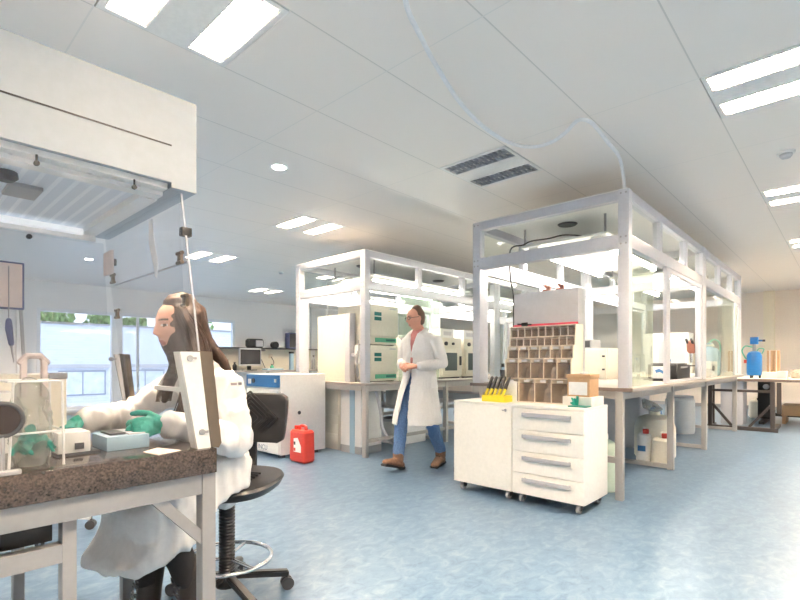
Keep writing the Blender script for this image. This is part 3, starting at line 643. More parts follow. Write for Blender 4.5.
for k, (x, y, h, c, lab) in enumerate([(5.0, 2.3, .30, 'enamel', 'white bottle on the bench behind the cream strip of the tall cabinet'), (5.05, 1.62, .22, 'enamel', 'white squat bottle just inside the greenish pane of the nearer booth'), (7.1, 1.75, .24, 'bagm', 'clear glass flask on the bench right of the centre posts'), (6.75, 2.05, .26, 'bagm', 'clear glass flask behind the white balance'), (6.9, 1.6, .18, 'bluegrey', 'small bluish bottle by the centre posts of the nearer booth')]):
    t = thing('reagent_bottle', lab, 'bottle', (x, y, Z1), 'bottles on the bench in the nearer booth'); r = .05
    obj('bottle', MB().lathe([(.001, 0), (r, 0), (r, h*.65), (r*.4, h*.82), (r*.4, h*.92), (.001, h*.92)], x, y, 20, Z1), c, t); obj('cap', MB().lathe([(.001, 0), (r*.48, 0), (r*.48, h*.1), (.001, h*.1)], x, y, 16, Z1+h*.92), 'bluepaper' if c != 'enamel' else 'enamel', t)
t = thing('wall_notice', 'grey panel with rounded outline hung on the rear side glass of the nearer booth', 'panel', (4.9, 2.70, 1.15))
obj('board', MB().rbox(4.62, 4.95, 2.69, 2.71, 1.15, 1.55, .009), 'lgrey', t); obj('rod', MB().box(4.70, 4.72, 2.68, 2.69, 1.0, 1.5), 'grey', t)

# ---- things under the nearer bench
def jerrycan(lab, x0, x1, y0, y1, h, capcol, colour, group, z=0.):
    t = thing('jerrycan', lab, 'jerrycan', ((x0+x1)/2, (y0+y1)/2, z), group)
    obj('body', MB().rbox(x0, x1, y0, y1, z, z+h*.86, min(x1-x0, y1-y0)*.28, taper=.012), colour, t)
    xc, yc = (x0+x1)/2, (y0+y1)/2
    obj('handle', MB().curve([(xc-(x1-x0)*.3, yc, z+h*.85), (xc-(x1-x0)*.2, yc, z+h*.97), (xc+(x1-x0)*.12, yc, z+h*.97), (xc+(x1-x0)*.2, yc, z+h*.85)], .016), colour, t)
    obj('cap', MB().lathe([(.001, 0), (.032, 0), (.032, .045), (.026, .05), (.001, .05)], x0+(x1-x0)*.25, y0+(y1-y0)*.3, 18, z+h*.855), capcol, t); return t
jg = 'plastic jerrycans under the nearer bench'
j = jerrycan('white jerrycan with blue print and red cap under the nearer bench, left of the pair', 5.72, 5.90, 1.61, 1.75, .40, 'red', 'enamel', jg)
obj('blue_print', MB().box(5.715, 5.72, 1.64, 1.72, .15, .21), 'bluepaper', j, 0)
jerrycan('milky jerrycan with red cap under the nearer bench, right of the blue printed one', 5.72, 5.98, 1.41, 1.60, .36, 'red', 'jerry', jg)
t = thing('carboy', 'large domed milky drum behind the red capped jerrycans', 'drum', (6.25, 1.66, 0))
obj('vessel', MB().lathe([(.001, 0), (.2, 0), (.22, .03), (.22, .36), (.19, .46), (.12, .50), (.001, .51)], 6.28, 1.70, 32), 'jerry', t); obj('lid', MB().lathe([(.001, 0), (.06, 0), (.06, .04), (.001, .04)], 6.28, 1.70, 20, .505), 'jerry', t)
t = thing('carboy', 'tall greenish carboy on the floor right behind the drawer unit', 'carboy', (4.37, 1.6, 0))
obj('vessel', MB().lathe([(.001, 0), (.13, 0), (.14, .03), (.14, .34), (.10, .42), (.045, .45), (.001, .45)], 4.40, 1.62, 28), 'carboy', t); obj('cap', MB().lathe([(.001, 0), (.05, 0), (.05, .04), (.001, .04)], 4.40, 1.62, 20, .45), 'enamel', t)
obj_ = thing('under_bench_cabinet', 'grey cabinet standing under the rear of the nearer bench', 'cabinet', (6.6, 2.4, 0))
obj('body', MB().box(6.75, 7.15, 2.0, 2.5, 0, .74, .004), 'lgrey', obj_); obj('door', MB().box(6.735, 6.75, 2.01, 2.49, .03, .73, .003), 'lgrey', obj_)
t = thing('folded_bag', 'clear plastic bag lying on the white drum under the bench', 'bag', (6.3, 1.75, .52)); 
obj('bag', MB().tube([(6.2, 1.66, .575), (6.38, 1.78, .60), (6.42, 1.86, .66)], [(.07, .03), (.09, .05), (.03, .02)], 12), 'bagm', t, 60)
t = thing('blue_canister', 'blue canister on the floor deep under the nearer bench', 'canister', (8.3, 2.25, 0))
obj('body', MB().lathe([(.001, 0), (.10, 0), (.10, .38), (.05, .42), (.001, .42)], 8.3, 2.25, 24), 'blue', t); obj('cap', MB().lathe([(.001, 0), (.03, 0), (.03, .04), (.001, .04)], 8.3, 2.25, 16, .42), 'black', t)
t = thing('white_drum', 'white round drum standing under the nearer bench by the wall end', 'drum', (8.75, 2.0, 0))
obj('body', MB().lathe([(.001, 0), (.2, 0), (.21, .04), (.21, .52), (.18, .56), (.001, .56)], 8.75, 2.0, 28), 'enamel', t); obj('lid', MB().lathe([(.001, 0), (.19, 0), (.19, .03), (.001, .03)], 8.75, 2.0, 28, .56), 'lgrey', t)

# ---- farther booth: incubators, ovens, panel
def incubator(x0, x1, y0, y1, z0, z1, lab):
    t = thing('incubator', lab, 'incubator', ((x0+x1)/2, (y0+y1)/2, z0), 'green labelled incubators in the farther booth')
    obj('body', MB().box(x0, x1, y0+.03, y1, z0+.012, z1, .006), 'cream', t)
    for x in (x0+.03, x1-.06): obj('foot', MB().box(x, x+.03, y0+.05, y1-.04, z0, z0+.012), 'black', t, 0)
    d = obj('door', MB().box(x0+.004, x1-.004, y0, y0+.03, z0+.11, z1-.004, .005), 'cream', t)
    obj('display', MB().box(x0+.07, x0+.19, y0-.004, y0, z1-.14, z1-.095).box(x0+.07, x0+.19, y0-.004, y0, z1-.20, z1-.155), 'dkgreen', d, 0)
    obj('maker_plate', MB().box(x1-.16, x1-.04, y0-.002, y0, z1-.05, z1-.035), 'lgrey', d, 0)
    c = obj('control_panel', MB().box(x0+.11, x1-.01, y0+.022, y0+.03, z0+.04, z0+.095), 'green', t, 0)
    obj('button', MB().box(x0+.30, x1-.03, y0+.019, y0+.022, z0+.055, z0+.08), 'dkgreen', c, 0)
incubator(4.13, 4.63, 4.33, 4.95, Z2, 1.34, 'cream incubator with green panel in the farther booth, lower of the two')
incubator(4.13, 4.63, 4.33, 4.95, 1.34, 1.85, 'cream incubator with green panel in the farther booth, upper of the two')
t = thing('tall_instrument', 'tall blank cream cabinet with grey side strip at the front of the farther booth', 'cabinet', (4.06, 4.9, Z2))
obj('body', MB().box(4.02, 4.11, 4.66, 5.24, Z2, 1.735, .006), 'cream', t); obj('edge_strip', MB().box(4.0, 4.10, 4.57, 4.66, Z2, 1.745, .006), 'lgrey', t)
m = MB()
for k in range(4): m.curve([(4.04, 4.44+.02*k, 1.40-.08*k), (4.01, 4.42+.02*k, 1.2), (4.02, 4.47-.015*k, 1.0), (4.05, 4.43+.02*k, Z2+.006)], .006, 6)
tag(obj('cable_bundle', m, 'grey'), 'bundle of grey cables hanging beside the upright grey strip', 'cables')
t = thing('socket_block', 'small white socket block above the grey cable bundle', 'socket', (4.05, 4.45, 1.15)); obj('block', MB().box(4.02, 4.07, 4.44, 4.50, 1.1, 1.34, .005), 'enamel', t); obj('bracket', MB().box(4.03, 4.06, 4.50, 4.57, 1.2, 1.24), 'lgrey', t)
def oven(x0, x1, y0, y1, z0, z1, lab):
    t = thing('drying_oven', lab, 'oven', ((x0+x1)/2, (y0+y1)/2, z0), 'cream ovens in the farther booth')
    obj('body', MB().box(x0, x1, y0+.03, y1, z0+.02, z1, .012), 'cream', t); obj('foot', MB().box(x0+.03, x1-.03, y0+.05, y0+.1, z0, z0+.02).box(x0+.03, x1-.03, y1-.1, y1-.05, z0, z0+.02), 'black', t, 0)
    d = obj('door', MB().box(x0+.02, x1-.02, y0, y0+.03, z0+.05, z1-.18, .008), 'cream', t)
    obj('door_window', MB().box(x0+.07, x1-.15, y0-.004, y0, z0+.12, z0+.39), 'ovenglass', d, 0); obj('handle', MB().box(x1-.09, x1-.07, y0-.03, y0, z0+.20, z0+.34, .004), 'dark', d)
    [obj('knob', MB().cyl((x0+q, y0+.005, z1-.09), (x0+q, y0+.03, z1-.09), r), 'dark', t) for q, r in ((.12, .03), (.3, .02))]
oven(5.72, 6.24, 4.45, 5.0, Z2, 1.50, 'cream oven with dark window in the farther booth, right beside the man')
oven(6.32, 6.84, 4.45, 5.0, Z2, 1.50, 'cream oven with dark window in the farther booth, right of the other oven')
for k, (x, lab) in enumerate(((5.98, 'white carton on top of the oven beside the man'), (6.58, 'white carton on top of the right oven in the farther booth'))):
    t = thing('carton', lab, 'box', (x, 4.7, 1.5), 'cartons on the ovens'); obj('box_body', MB().box(x-.17, x+.17, 4.55, 4.8, 1.5, 1.64, .003), 'enamel', t); obj('print', MB().box(x-.1, x+.1, 4.547, 4.55, 1.54, 1.60), 'lgrey', t, 0)
t = thing('column_device', 'white column shaped instrument beside the incubators, left of the man', 'instrument', (4.9, 4.6, Z2)); obj('column', MB().rbox(4.84, 5.0, 4.45, 4.62, Z2, 1.5, .03), 'enamel', t); obj('base', MB().box(4.78, 5.04, 4.40, 4.68, Z2, Z2+.06, .01), 'enamel', t); obj('clamp', MB().box(4.82, 5.02, 4.44, 4.45, 1.22, 1.25), 'dark', t, 0)
# under the farther bench
t = thing('drawer_cabinet', 'cream drawer stack under the front end of the farther bench', 'drawers', (4.2, 5.0, 0))
obj('body', MB().box(4.03, 4.5, 4.80, 5.25, .0, .80, .003), 'cream', t)
for z0, z1 in ((.08, .20), (.205, .325), (.33, .445), (.45, .79)): obj('drawer', MB().box(4.015, 4.03, 4.805, 5.245, z0, z1, .002), 'cream', t)
t = thing('under_bench_tower', 'white floor unit with blue grey stripe next to the cream drawer stack', 'cabinet', (4.1, 4.5, 0)); obj('body', MB().box(4.0, 4.35, 4.36, 4.74, 0.09, .82, .003), 'enamel', t); obj('stripe', MB().box(3.994, 4.0, 4.47, 4.56, .0, .82), 'bluegrey', t, 0); obj('plinth', MB().box(4.0, 4.35, 4.36, 4.74, 0, .09), 'grey', t, 0)
obj_ = thing('steel_rack', 'low grey steel shelf rack under the farther bench holding binders', 'rack', (5.2, 4.8, 0))
obj('shelf', MB().box(4.7, 6.4, 4.4, 5.2, .50, .53), 'lgrey', obj_, 0)
for x in (4.72, 5.5, 6.36):
    for y in (4.42, 5.16): obj('leg', MB().box(x, x+.035, y, y+.035, 0, .5), 'frame', obj_, 0)
for k in range(6):
    x = 4.78+k*.115; t = thing('binder', 'white binder on the rack under the farther bench, %s from the left' % ('first', 'second', 'third', 'fourth', 'fifth', 'sixth')[k], 'binder', (x+.045, 4.57, .53), 'binders under the farther bench')
    obj('cover', MB().box(x, x+.085, 4.44, 4.70, .53, .80, .003), 'enamel', t); obj('spine', MB().box(x+.086, x+.1, 4.445, 4.69, .53, .79), 'black', t, 0)
t = thing('plastic_crate', 'pale bluish plastic crate on the floor under the binder rack', 'crate', (5.0, 4.6, 0)); obj('crate', MB().box(4.82, 5.35, 4.46, 4.95, .0, .34, .01), 'paper', t); obj('rim', MB().box(4.81, 5.36, 4.45, 4.96, .30, .34, .004), 'lgrey', t)
tag(obj('vacuum_hose', MB().curve([(4.2, 4.30, .78), (4.25, 4.27, .5), (4.3, 4.29, .3), (4.42, 4.26, .12), (4.6, 4.28, .03), (4.75, 4.32, .022)], .02), 'lgrey'), 'grey ribbed hose running down under the farther bench', 'hose')
# ---- floor standing incubator and the red can
t = thing('floor_incubator', 'white floor incubator with a blue top band, behind the black chair', 'incubator', (3.45, 5.12, 0))
obj('body', MB().box(3.20, 3.86, 4.87, 5.60, .035, .985, .006), 'enamel', t)
obj('door', MB().box(3.18, 3.20, 4.885, 5.595, .05, .80, .005), 'enamel', t)
b = obj('blue_band', MB().box(3.175, 3.20, 4.88, 5.598, .83, .975, .006), 'blue', t)
obj('dial', MB().cyl((3.165, 5.42, .90), (3.175, 5.42, .90), .03), 'dark', b); obj('logo', MB().box(3.172, 3.175, 5.48, 5.55, .86, .92), 'paper', b, 0); obj('switch', MB().box(3.17, 3.175, 4.92, 4.96, .89, .93), 'lgrey', b, 0)
text('lettering', 'INCU', 'logo', t, (3.178, 5.22, .10), (PI/2, 0, -PI/2), .085)
[obj('foot', MB().box(x, x+.06, y, y+.06, 0, .035), 'dark', t, 0) for x in (3.22, 3.70) for y in (4.89, 5.52)]
obj('grommet', MB().cyl((3.46, 4.868, .52), (3.46, 4.862, .52), .022), 'dark', t)
t = thing('jerrycan', 'red plastic jerrycan with white label on the floor by the white incubator', 'jerrycan', (3.25, 4.6, 0))
J0, J1, K0, K1 = 3.20, 3.37, 4.42, 4.71
obj('body', MB().rbox(J0, J1, K0, K1, 0, .36, .04, taper=.006), 'red', t)
obj('handle', MB().curve([(3.285, K0+.06, .35), (3.285, K0+.08, .40), (3.285, K1-.12, .40), (3.285, K1-.10, .35)], .016), 'red', t); obj('cap', MB().lathe([(.001, 0), (.03, 0), (.03, .045), (.001, .045)], 3.285, K1-.05, 18, .355), 'red', t)
lb = obj('label', MB().prism([(4.47, .12), (4.605, .12), (4.605, .27), (4.53, .28), (4.47, .19)], 'x', J0-.003, J0-.0005), 'paper', t, 0)
obj('pictogram', MB().box(J0-.005, J0-.003, 4.57, 4.60, .20, .235), 'dark', lb, 0); obj('red_mark', MB().box(J0-.005, J0-.003, 4.57, 4.60, .13, .165), 'red', lb, 0)

# ---- back bench along the window wall
t = thing('wall_bench', 'bench with a high shelf along the back wall behind the white incubator', 'workbench', (7.7, 11.75, 0))
obj('worktop', MB().box(5.7, 10.0, 11.4, 12.08, .87, .91), 'worktop', t, 0); obj('shelf', MB().box(5.7, 10.0, 11.82, 12.09, 1.49, 1.52), 'dark', t, 0)
obj('splashback', MB().box(5.7, 10.0, 12.075, 12.095, .91, 1.49), 'cream', t, 0)
for x in (5.72, 7.1, 8.5, 9.94): obj('leg', MB().box(x, x+.05, 11.43, 11.48, 0, .87), 'frame', t, 0)
for x in (5.9, 7.3, 8.6, 9.8): obj('shelf_bracket', MB().box(x, x+.03, 11.9, 12.09, 1.43, 1.49), 'grey', t, 0)
t = thing('monitor', 'flat monitor with a dark screen on the back wall bench', 'monitor', (6.68, 11.6, .91))
obj('stand', MB().rbox(6.5, 6.86, 11.5, 11.74, .91, .93, .05).box(6.63, 6.73, 11.62, 11.66, .93, 1.12), 'black', t); f = obj('bezel', MB().box(6.36, 7.0, 11.56, 11.61, 1.03, 1.49, .01), 'lgrey', t); obj('screen', MB().box(6.39, 6.97, 11.556, 11.56, 1.07, 1.46), 'screen', f, 0)
t = thing('centrifuge', 'black rounded device with silver front on the wall shelf, left of the pair', 'device', (7.0, 11.95, 1.52))
obj('case', MB().rbox(6.78, 7.28, 11.84, 12.06, 1.52, 1.76, .08), 'black', t); obj('front', MB().rbox(7.0, 7.22, 11.82, 11.85, 1.55, 1.72, .012), 'lgrey', t)
t = thing('headset_device', 'small black and white round device on the wall shelf, right of the pair', 'device', (7.8, 11.95, 1.52))
obj('case', MB().rbox(7.66, 7.96, 11.86, 12.02, 1.52, 1.70, .07), 'enamel', t); obj('disc', MB().cyl((7.64, 11.85, 1.61), (7.64, 12.0, 1.61), .095), 'black', t)
t = thing('speaker_box', 'upright dark blue grey box on the wall shelf beside the booth frame', 'box', (8.2, 11.95, 1.52)); obj('case', MB().box(8.08, 8.34, 11.86, 12.06, 1.52, 1.98, .01), 'bframeb', t); obj('grille', MB().box(8.10, 8.32, 11.855, 11.86, 1.55, 1.95), 'dark', t, 0)
t = thing('bubble_cylinder', 'blue grey upright cylinder standing on the back bench below the shelf', 'cylinder', (7.98, 11.6, .91)); obj('tube', MB().lathe([(.001, 0), (.07, 0), (.06, .46), (.001, .46)], 7.98, 11.6, 20, .91), 'bluegrey', t); obj('cap', MB().lathe([(.001, 0), (.075, 0), (.075, .05), (.001, .05)], 7.98, 11.6, 20, 1.37), 'black', t)
for k, (x, lab) in enumerate(((7.25, 'socket box on the splashback right of the monitor'), (7.6, 'second socket box on the splashback right of the monitor'))):
    t = thing('socket_box', 'small cream '+lab, 'socket', (x, 12.06, 1.28)); obj('plate', MB().box(x-.06, x+.06, 12.05, 12.075, 1.24, 1.36, .005), 'binedge', t); obj('lead', MB().curve([(x, 12.045, 1.28), (x+.05, 11.98, 1.1), (x+.1-.25*k, 11.9, .915)], .01), 'dark', t)
for k, (x, h, c, lab) in enumerate([(6.05, .28, 'enamel', 'white bottle on the back bench left of the monitor'), (6.25, .22, 'black', 'small black bottle on the back bench close to the monitor'), (7.35, .16, 'green', 'small green bottle on the back bench near the blue grey cylinder'), (8.75, .42, 'grey', 'grey lab stand bottle on the back bench behind the booth frame, left one'), (8.95, .36, 'grey', 'grey lab stand bottle on the back bench behind the booth frame, right one'), (8.45, .2, 'enamel', 'short white jar on the back bench behind the booth frame')]):
    t = thing('lab_bottle', lab, 'bottle', (x, 11.6, .91), 'bottles on the back bench'); r = .055
    obj('bottle', MB().lathe([(.001, 0), (r, 0), (r, h*.6), (r*.4, h*.8), (r*.4, h*.9), (.001, h*.9)], x, 11.6, 16, .91), c, t); obj('cap', MB().lathe([(.001, 0), (r*.5, 0), (r*.5, h*.1), (.001, h*.1)], x, 11.6, 14, .91+h*.9), 'dark', t)
t = thing('paper_tray', 'flat blue tray lying on the back bench right of the monitor', 'tray', (7.5, 11.5, .91)); obj('tray', MB().box(7.1, 7.6, 11.42, 11.7, .91, .95, .005), 'bluegrey', t); obj('sheets', MB().box(7.14, 7.56, 11.45, 11.67, .95, .965), 'paper', t, 0)

# ---- right end of the room
t = thing('lab_table', 'long table with black pedestal legs at the far right wall', 'table', (11.1, .2, 0))
TZ = .84
obj('tabletop', MB().box(10.35, 11.95, -1.6, 1.75, TZ-.03, TZ, .003), 'cream', t); obj('edge_band', MB().box(10.34, 10.35, -1.6, 1.75, TZ-.05, TZ-.003), 'edge', t, 0)
for y in (1.2, -1.2):
    l = obj('pedestal', MB().box(11.5, 11.75, y-.15, y+.10, 0.05, TZ-.03, .004), 'black', t); obj('foot', MB().box(10.9, 11.9, y-.06, y+.02, 0, .05, .004), 'black', l); obj('round_plate', MB().cyl((11.49, y-.03, .66), (11.5, y-.03, .66), .05), 'lgrey', l)
obj('crossbar', MB().box(11.6, 11.66, -1.1, 1.05, .10, .16), 'black', t, 0)
t = thing('spray_tank', 'bright blue pressure tank with green hose on the right hand table', 'tank', (10.8, 1.27, TZ))
R0 = .115
obj('vessel', MB().lathe([(.001, .05), (R0*.9, .05), (R0, .09), (R0, .40), (R0*.8, .46), (.05, .485), (.001, .485)], 10.8, 1.27, 28, TZ), 'tank', t)
for k in range(3): a = 2*PI*k/3+.5; obj('foot', MB().cyl((10.8+.08*math.cos(a), 1.27+.08*math.sin(a), TZ), (10.8+.08*math.cos(a), 1.27+.08*math.sin(a), TZ+.06), .018), 'black', t)
obj('neck', MB().cyl((10.8, 1.27, TZ+.48), (10.8, 1.27, TZ+.61), .03), 'grey', t); vh = obj('valve_head', MB().box(10.75, 10.85, 1.21, 1.33, TZ+.61, TZ+.74, .01).box(10.78, 10.82, 1.15, 1.22, TZ+.66, TZ+.69), 'tank', t); obj('nozzle', MB().cyl((10.80, 1.15, TZ+.675), (10.80, 1.11, TZ+.675), .02), 'black', vh)
obj('hose', MB().curve([(10.8, 1.30, TZ+.56), (10.78, 1.40, TZ+.58), (10.78, 1.45, TZ+.50), (10.79, 1.42, TZ+.40), (10.8, 1.385, TZ+.34)], .012), 'green', t); obj('ring_handle', MB().curve([(10.8, 1.16, TZ+.44), (10.79, 1.13, TZ+.52), (10.79, 1.2, TZ+.53), (10.8, 1.24, TZ+.47)], .009), 'green', t)
obj('red_band', MB().box(10.68, 10.70, 1.37, 1.41, TZ+.27, TZ+.33), 'red', t, 0)
for k, (y, lab) in enumerate(((1.07, 'left one'), (.975, 'right one'))):
    t = thing('cardboard_tube_box', 'upright brown cardboard carton on the right hand table, '+lab, 'carton', (11.1, y, TZ), 'upright cartons on the right table'); obj('carton', MB().box(11.05, 11.13, y-.045, y+.045, TZ, TZ+.50, .003), 'brownbox', t); obj('tape', MB().box(11.049, 11.05, y-.008, y+.008, TZ+.02, TZ+.5), 'cream', t, 0)
t = thing('drawer_box', 'low cream box with grey end on the right hand table in front of the cartons', 'box', (10.75, .95, TZ)); obj('case', MB().box(10.62, 10.9, .93, 1.14, TZ, TZ+.11, .005), 'cream', t); obj('grey_end', MB().box(10.60, 10.92, .80, .93, TZ, TZ+.13, .005), 'lgrey', t)
t = thing('glass_dish', 'clear glass dish on the right hand table by the picture edge', 'dish', (10.9, .62, TZ)); obj('dish', MB().lathe([(.001, 0), (.10, 0), (.13, .16), (.12, .16), (.095, .01), (.001, .01)], 10.9, .66, 24, TZ), 'bagm', t); obj('contents', MB().lathe([(.001, .01), (.09, .01), (.09, .06), (.001, .06)], 10.9, .66, 20, TZ), 'card', t)
tag(obj('wall_notice', MB().box(14.318, 14.338, 1.55, 1.75, 1.05, 1.28, .002), 'paper'), 'white sheet with red heading on the far right wall near the booth end', 'notice')
t = thing('steel_stand', 'dark steel support stand on the floor in front of the right hand table', 'stand', (10., 1.3, 0))
s = .06; xa = 9.76
obj('upright', MB().box(xa, xa+s, .88, .88+s, .05, .80).box(xa+.02, xa+.08, .80, .86, .3, .80), 'blackmetal', t, 0); obj('upright', MB().box(xa, xa+s, 1.74, 1.74+s, .05, .76), 'blackmetal', t, 0); obj('upright', MB().box(xa+.3, xa+.3+s, 1.76, 1.82, .05, .78), 'blackmetal', t, 0)
obj('top_bar', MB().box(xa+.01, xa+.05, .94, 1.74, .63, .67), 'blackmetal', t, 0); obj('base_bar', MB().box(xa-.01, xa+s, .84, 1.84, 0, .06), 'blackmetal', t, 0); obj('base_bar', MB().box(xa+.06, xa+.95, .88, .95, 0, .05).box(xa+.06, xa+.5, 1.76, 1.82, 0, .05), 'blackmetal', t, 0)
obj('brace', MB().bar((xa+.03, .94, .42), (xa+.03, 1.22, .06), .04, .04), 'blackmetal', t, 0); obj('brace', MB().bar((xa+.03, 1.74, .42), (xa+.03, 1.46, .06), .04, .04), 'blackmetal', t, 0)
jerrycan('white jerrycan on the floor behind the right hand table', 12.0, 12.25, 1.27, 1.52, .42, 'black', 'jerry', None)
t = thing('wooden_pallet_shelf', 'low brown wooden shelf under the right hand table at the picture edge', 'shelf', (11.5, .4, 0)); obj('board', MB().box(11.2, 11.9, -.4, .92, .30, .34), 'brownbox', t, 0); obj('box_end', MB().box(11.2, 11.24, -.4, .92, .16, .30), 'brownbox', t, 0)
for y in (-.38, .86): obj('leg', MB().box(11.25, 11.85, y, y+.05, 0, .30), 'brownbox', t, 0)
t = thing('side_cabinet', 'grey beige panelled cabinet under the left end of the right hand table', 'cabinet', (10.7, 1.58, 0)); obj('body', MB().box(10.52, 10.95, 1.40, 1.74, 0, .80, .004), 'lgrey', t); obj('door', MB().box(10.505, 10.52, 1.41, 1.565, .03, .79, .003), 'lgrey', t); obj('door', MB().box(10.505, 10.52, 1.575, 1.73, .03, .79, .003), 'lgrey', t)

# ---- weighing bench and clear hood at the left
BZ = .83
t = thing('weighing_bench', 'heavy brown granite bench on a grey steel frame at the left', 'workbench', (.2, 2.05, 0))
obj('granite_top', MB().box(-.55, .807, 1.62, 2.52, BZ-.085, BZ, .003), 'granite', t)
obj('frame_rail', MB().box(-.53, .76, 1.635, 1.69, .675, .742, .003), 'benchgrey', t); obj('frame_rail', MB().box(-.53, .76, 2.43, 2.48, .675, .742, .003), 'benchgrey', t)
obj('frame_rail', MB().box(.765, .812, 1.69, 2.43, .675, .742, .003), 'benchgrey', t)
for x, y in ((.762, 1.635), (.762, 2.43), (.362, 1.66), (.362, 2.40), (-.50, 1.635), (-.50, 2.43)): obj('leg', MB().box(x, x+(.048 if x > .5 else .036), y, y+.05, 0, .742 if x > .5 else .68, .003), 'benchgrey', t)
obj('brace', MB().bar((.60, 1.66, .70), (.785, 1.66, .50), .03, .035), 'benchgrey', t, 0)
obj('lower_rail', MB().box(-.5, .362, 1.66, 1.70, .553, .605), 'benchgrey', t, 0); obj('lower_rail', MB().box(-.5, .362, 2.40, 2.44, .553, .605), 'benchgrey', t, 0)
t = thing('black_case', 'black box case on the lower rails of the granite bench', 'case', (0, 2.05, .605))
obj('case', MB().box(-.35, .35, 1.715, 2.39, .605, .672, .004), 'black', t); obj('latch', MB().box(.20, .23, 1.709, 1.715, .63, .65), 'dark', t, 0)

t = thing('balance_hood', 'clear walled weighing hood with a big white top box, at the left', 'fume hood', (.2, 2.08, BZ))
obj('plenum', MB().prism([(-.6, 1.723), (.66, 1.723), (.66, 1.706), (.743, 1.706), (.743, 2.01), (-.6, 2.01)], 'y', 1.64, 2.56), 'hood', t, 0)
obj('slot', MB().box(-.6, .66, 1.6385, 1.642, 1.841, 1.846), 'black', t, 0)
f = obj('inner_frame', MB().box(-.55, .655, 1.70, 1.75, 1.690, 1.723).box(-.55, .655, 2.44, 2.49, 1.66, 1.723).box(.60, .655, 1.75, 2.44, 1.685, 1.723).box(-.55, .655, 1.66, 1.70, 1.704, 1.723), 'enamel', t, 0)
for x in (.10, .25, .44, .58): obj('screw', MB().cyl((x, 1.70, 1.708), (x, 1.692, 1.708), .007, n=10), 'chrome', f)
obj('air_diffuser', MB().box(-.55, .60, 1.75, 2.44, 1.708, 1.716), 'diffuser', t, 0)
lt = obj('light_strip', MB().box(-.5, .6, 2.40, 2.43, 1.675, 1.70, .004), 'strip', t)
obj('side_pane', MB().prism([(-.6, BZ+.003), (.745, BZ+.003), (.715, 1.15), (.69, 1.704), (-.6, 1.704)], 'y', 1.655, 1.660), 'acryl', t, 0)
obj('side_pane', MB().prism([(-.6, BZ+.003), (.745, BZ+.003), (.715, 1.15), (.69, 1.66), (-.6, 1.66)], 'y', 2.455, 2.460), 'acryl', t, 0)
for x in (.06, .30, .55): obj('knob', MB().cyl((x, 1.655, 1.68), (x, 1.645, 1.68), .007, n=12).cyl((x, 1.65, 1.68), (x, 1.65, 1.704), .003, n=8), 'black', t)
for x in (.12, .42): obj('knob', MB().cyl((x, 2.455, 1.64), (x, 2.44, 1.64), .010, n=12), 'black', t)
def sash_x(z): return .700+(1.70-z)*.115
sa = obj('front_sash', MB().prism([(sash_x(1.70), 1.70), (sash_x(1.02), 1.02), (sash_x(1.02)-.006, 1.02), (sash_x(1.70)-.006, 1.70)], 'y', 1.662, 2.455), 'acryl', t, 0)
obj('sash_edge', MB().bar((sash_x(1.70), 1.660, 1.70), (sash_x(1.16), 1.660, 1.16), .003, .006), 'lgrey', sa, 0)
obj('sash_edge', MB().box(sash_x(1.02)-.010, sash_x(1.02)+.002, 1.70, 2.08, 1.018, 1.034), 'paper', sa)
for (y, z) in ((1.70, 1.49), (2.40, 1.50), (1.70, 1.345), (2.40, 1.345)):
    x = sash_x(z); h = obj('hinge', MB().cyl((x-.012, y-.02, z+.016), (x-.012, y+.02, z+.016), .007).cyl((x-.012, y-.02, z-.016), (x-.012, y+.02, z-.016), .007).box(x-.016, x-.006, y-.014, y+.014, z-.02, z+.02, .003), 'steel', sa)
for (y, z) in ((1.672, 1.575), (2.44, 1.58)):
    x = sash_x(z); obj('clamp', MB().box(x-.012, x+.022, y-.014, y+.012, z-.015, z+.015, .003), 'black', sa)
obj('crossbar', MB().bar((sash_x(1.46), 1.67, 1.475), (sash_x(1.46), 2.44, 1.475), .006, .006), 'lgrey', sa, 0)
hd = obj('lift_handle', MB().tube([(.70, 1.93, 1.66), (.70, 1.92, 1.58), (.715, 1.92, 1.50), (.72, 1.93, 1.45)], [(.004, .018), (.006, .024), (.005, .020), (.003, .008)], 12, side=(1, 0, 0)), 'paper', t, 60)
obj('air_sensor', MB().lathe([(.001, 0), (.02, 0), (.032, .012), (.03, .028), (.001, .028)], .265, 1.88, 20, 1.68), 'dark', t)
obj('grille_plate', MB().box(.285, .375, 1.96, 2.10, 1.695, 1.708, .003), 'grey', t)
obj('vent_plate', MB().rbox(.665, .675, 2.26, 2.37, 1.50, 1.60, .004), 'pink', t)
for yy0, yy1, dx in ((1.645, 1.70, 0), (2.462, 2.474, .045)):
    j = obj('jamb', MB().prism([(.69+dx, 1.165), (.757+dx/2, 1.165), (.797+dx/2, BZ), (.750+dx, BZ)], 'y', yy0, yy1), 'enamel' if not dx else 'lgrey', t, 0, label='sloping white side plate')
    obj('jamb_edge', MB().prism([(.757, 1.168), (.802, 1.166), (.836, BZ+.012), (.826, BZ-.004), (.8, BZ+.001)], 'y', yy0, yy1), 'steel', j, 0)
    for x, z in ((.722, 1.143), (.764, .888)): obj('screw', MB().cyl((x, yy0-.006, z), (x, yy0, z), .010).box(x, x+.022, yy0-.006, yy0, z-.004, z+.004), 'grey', j)
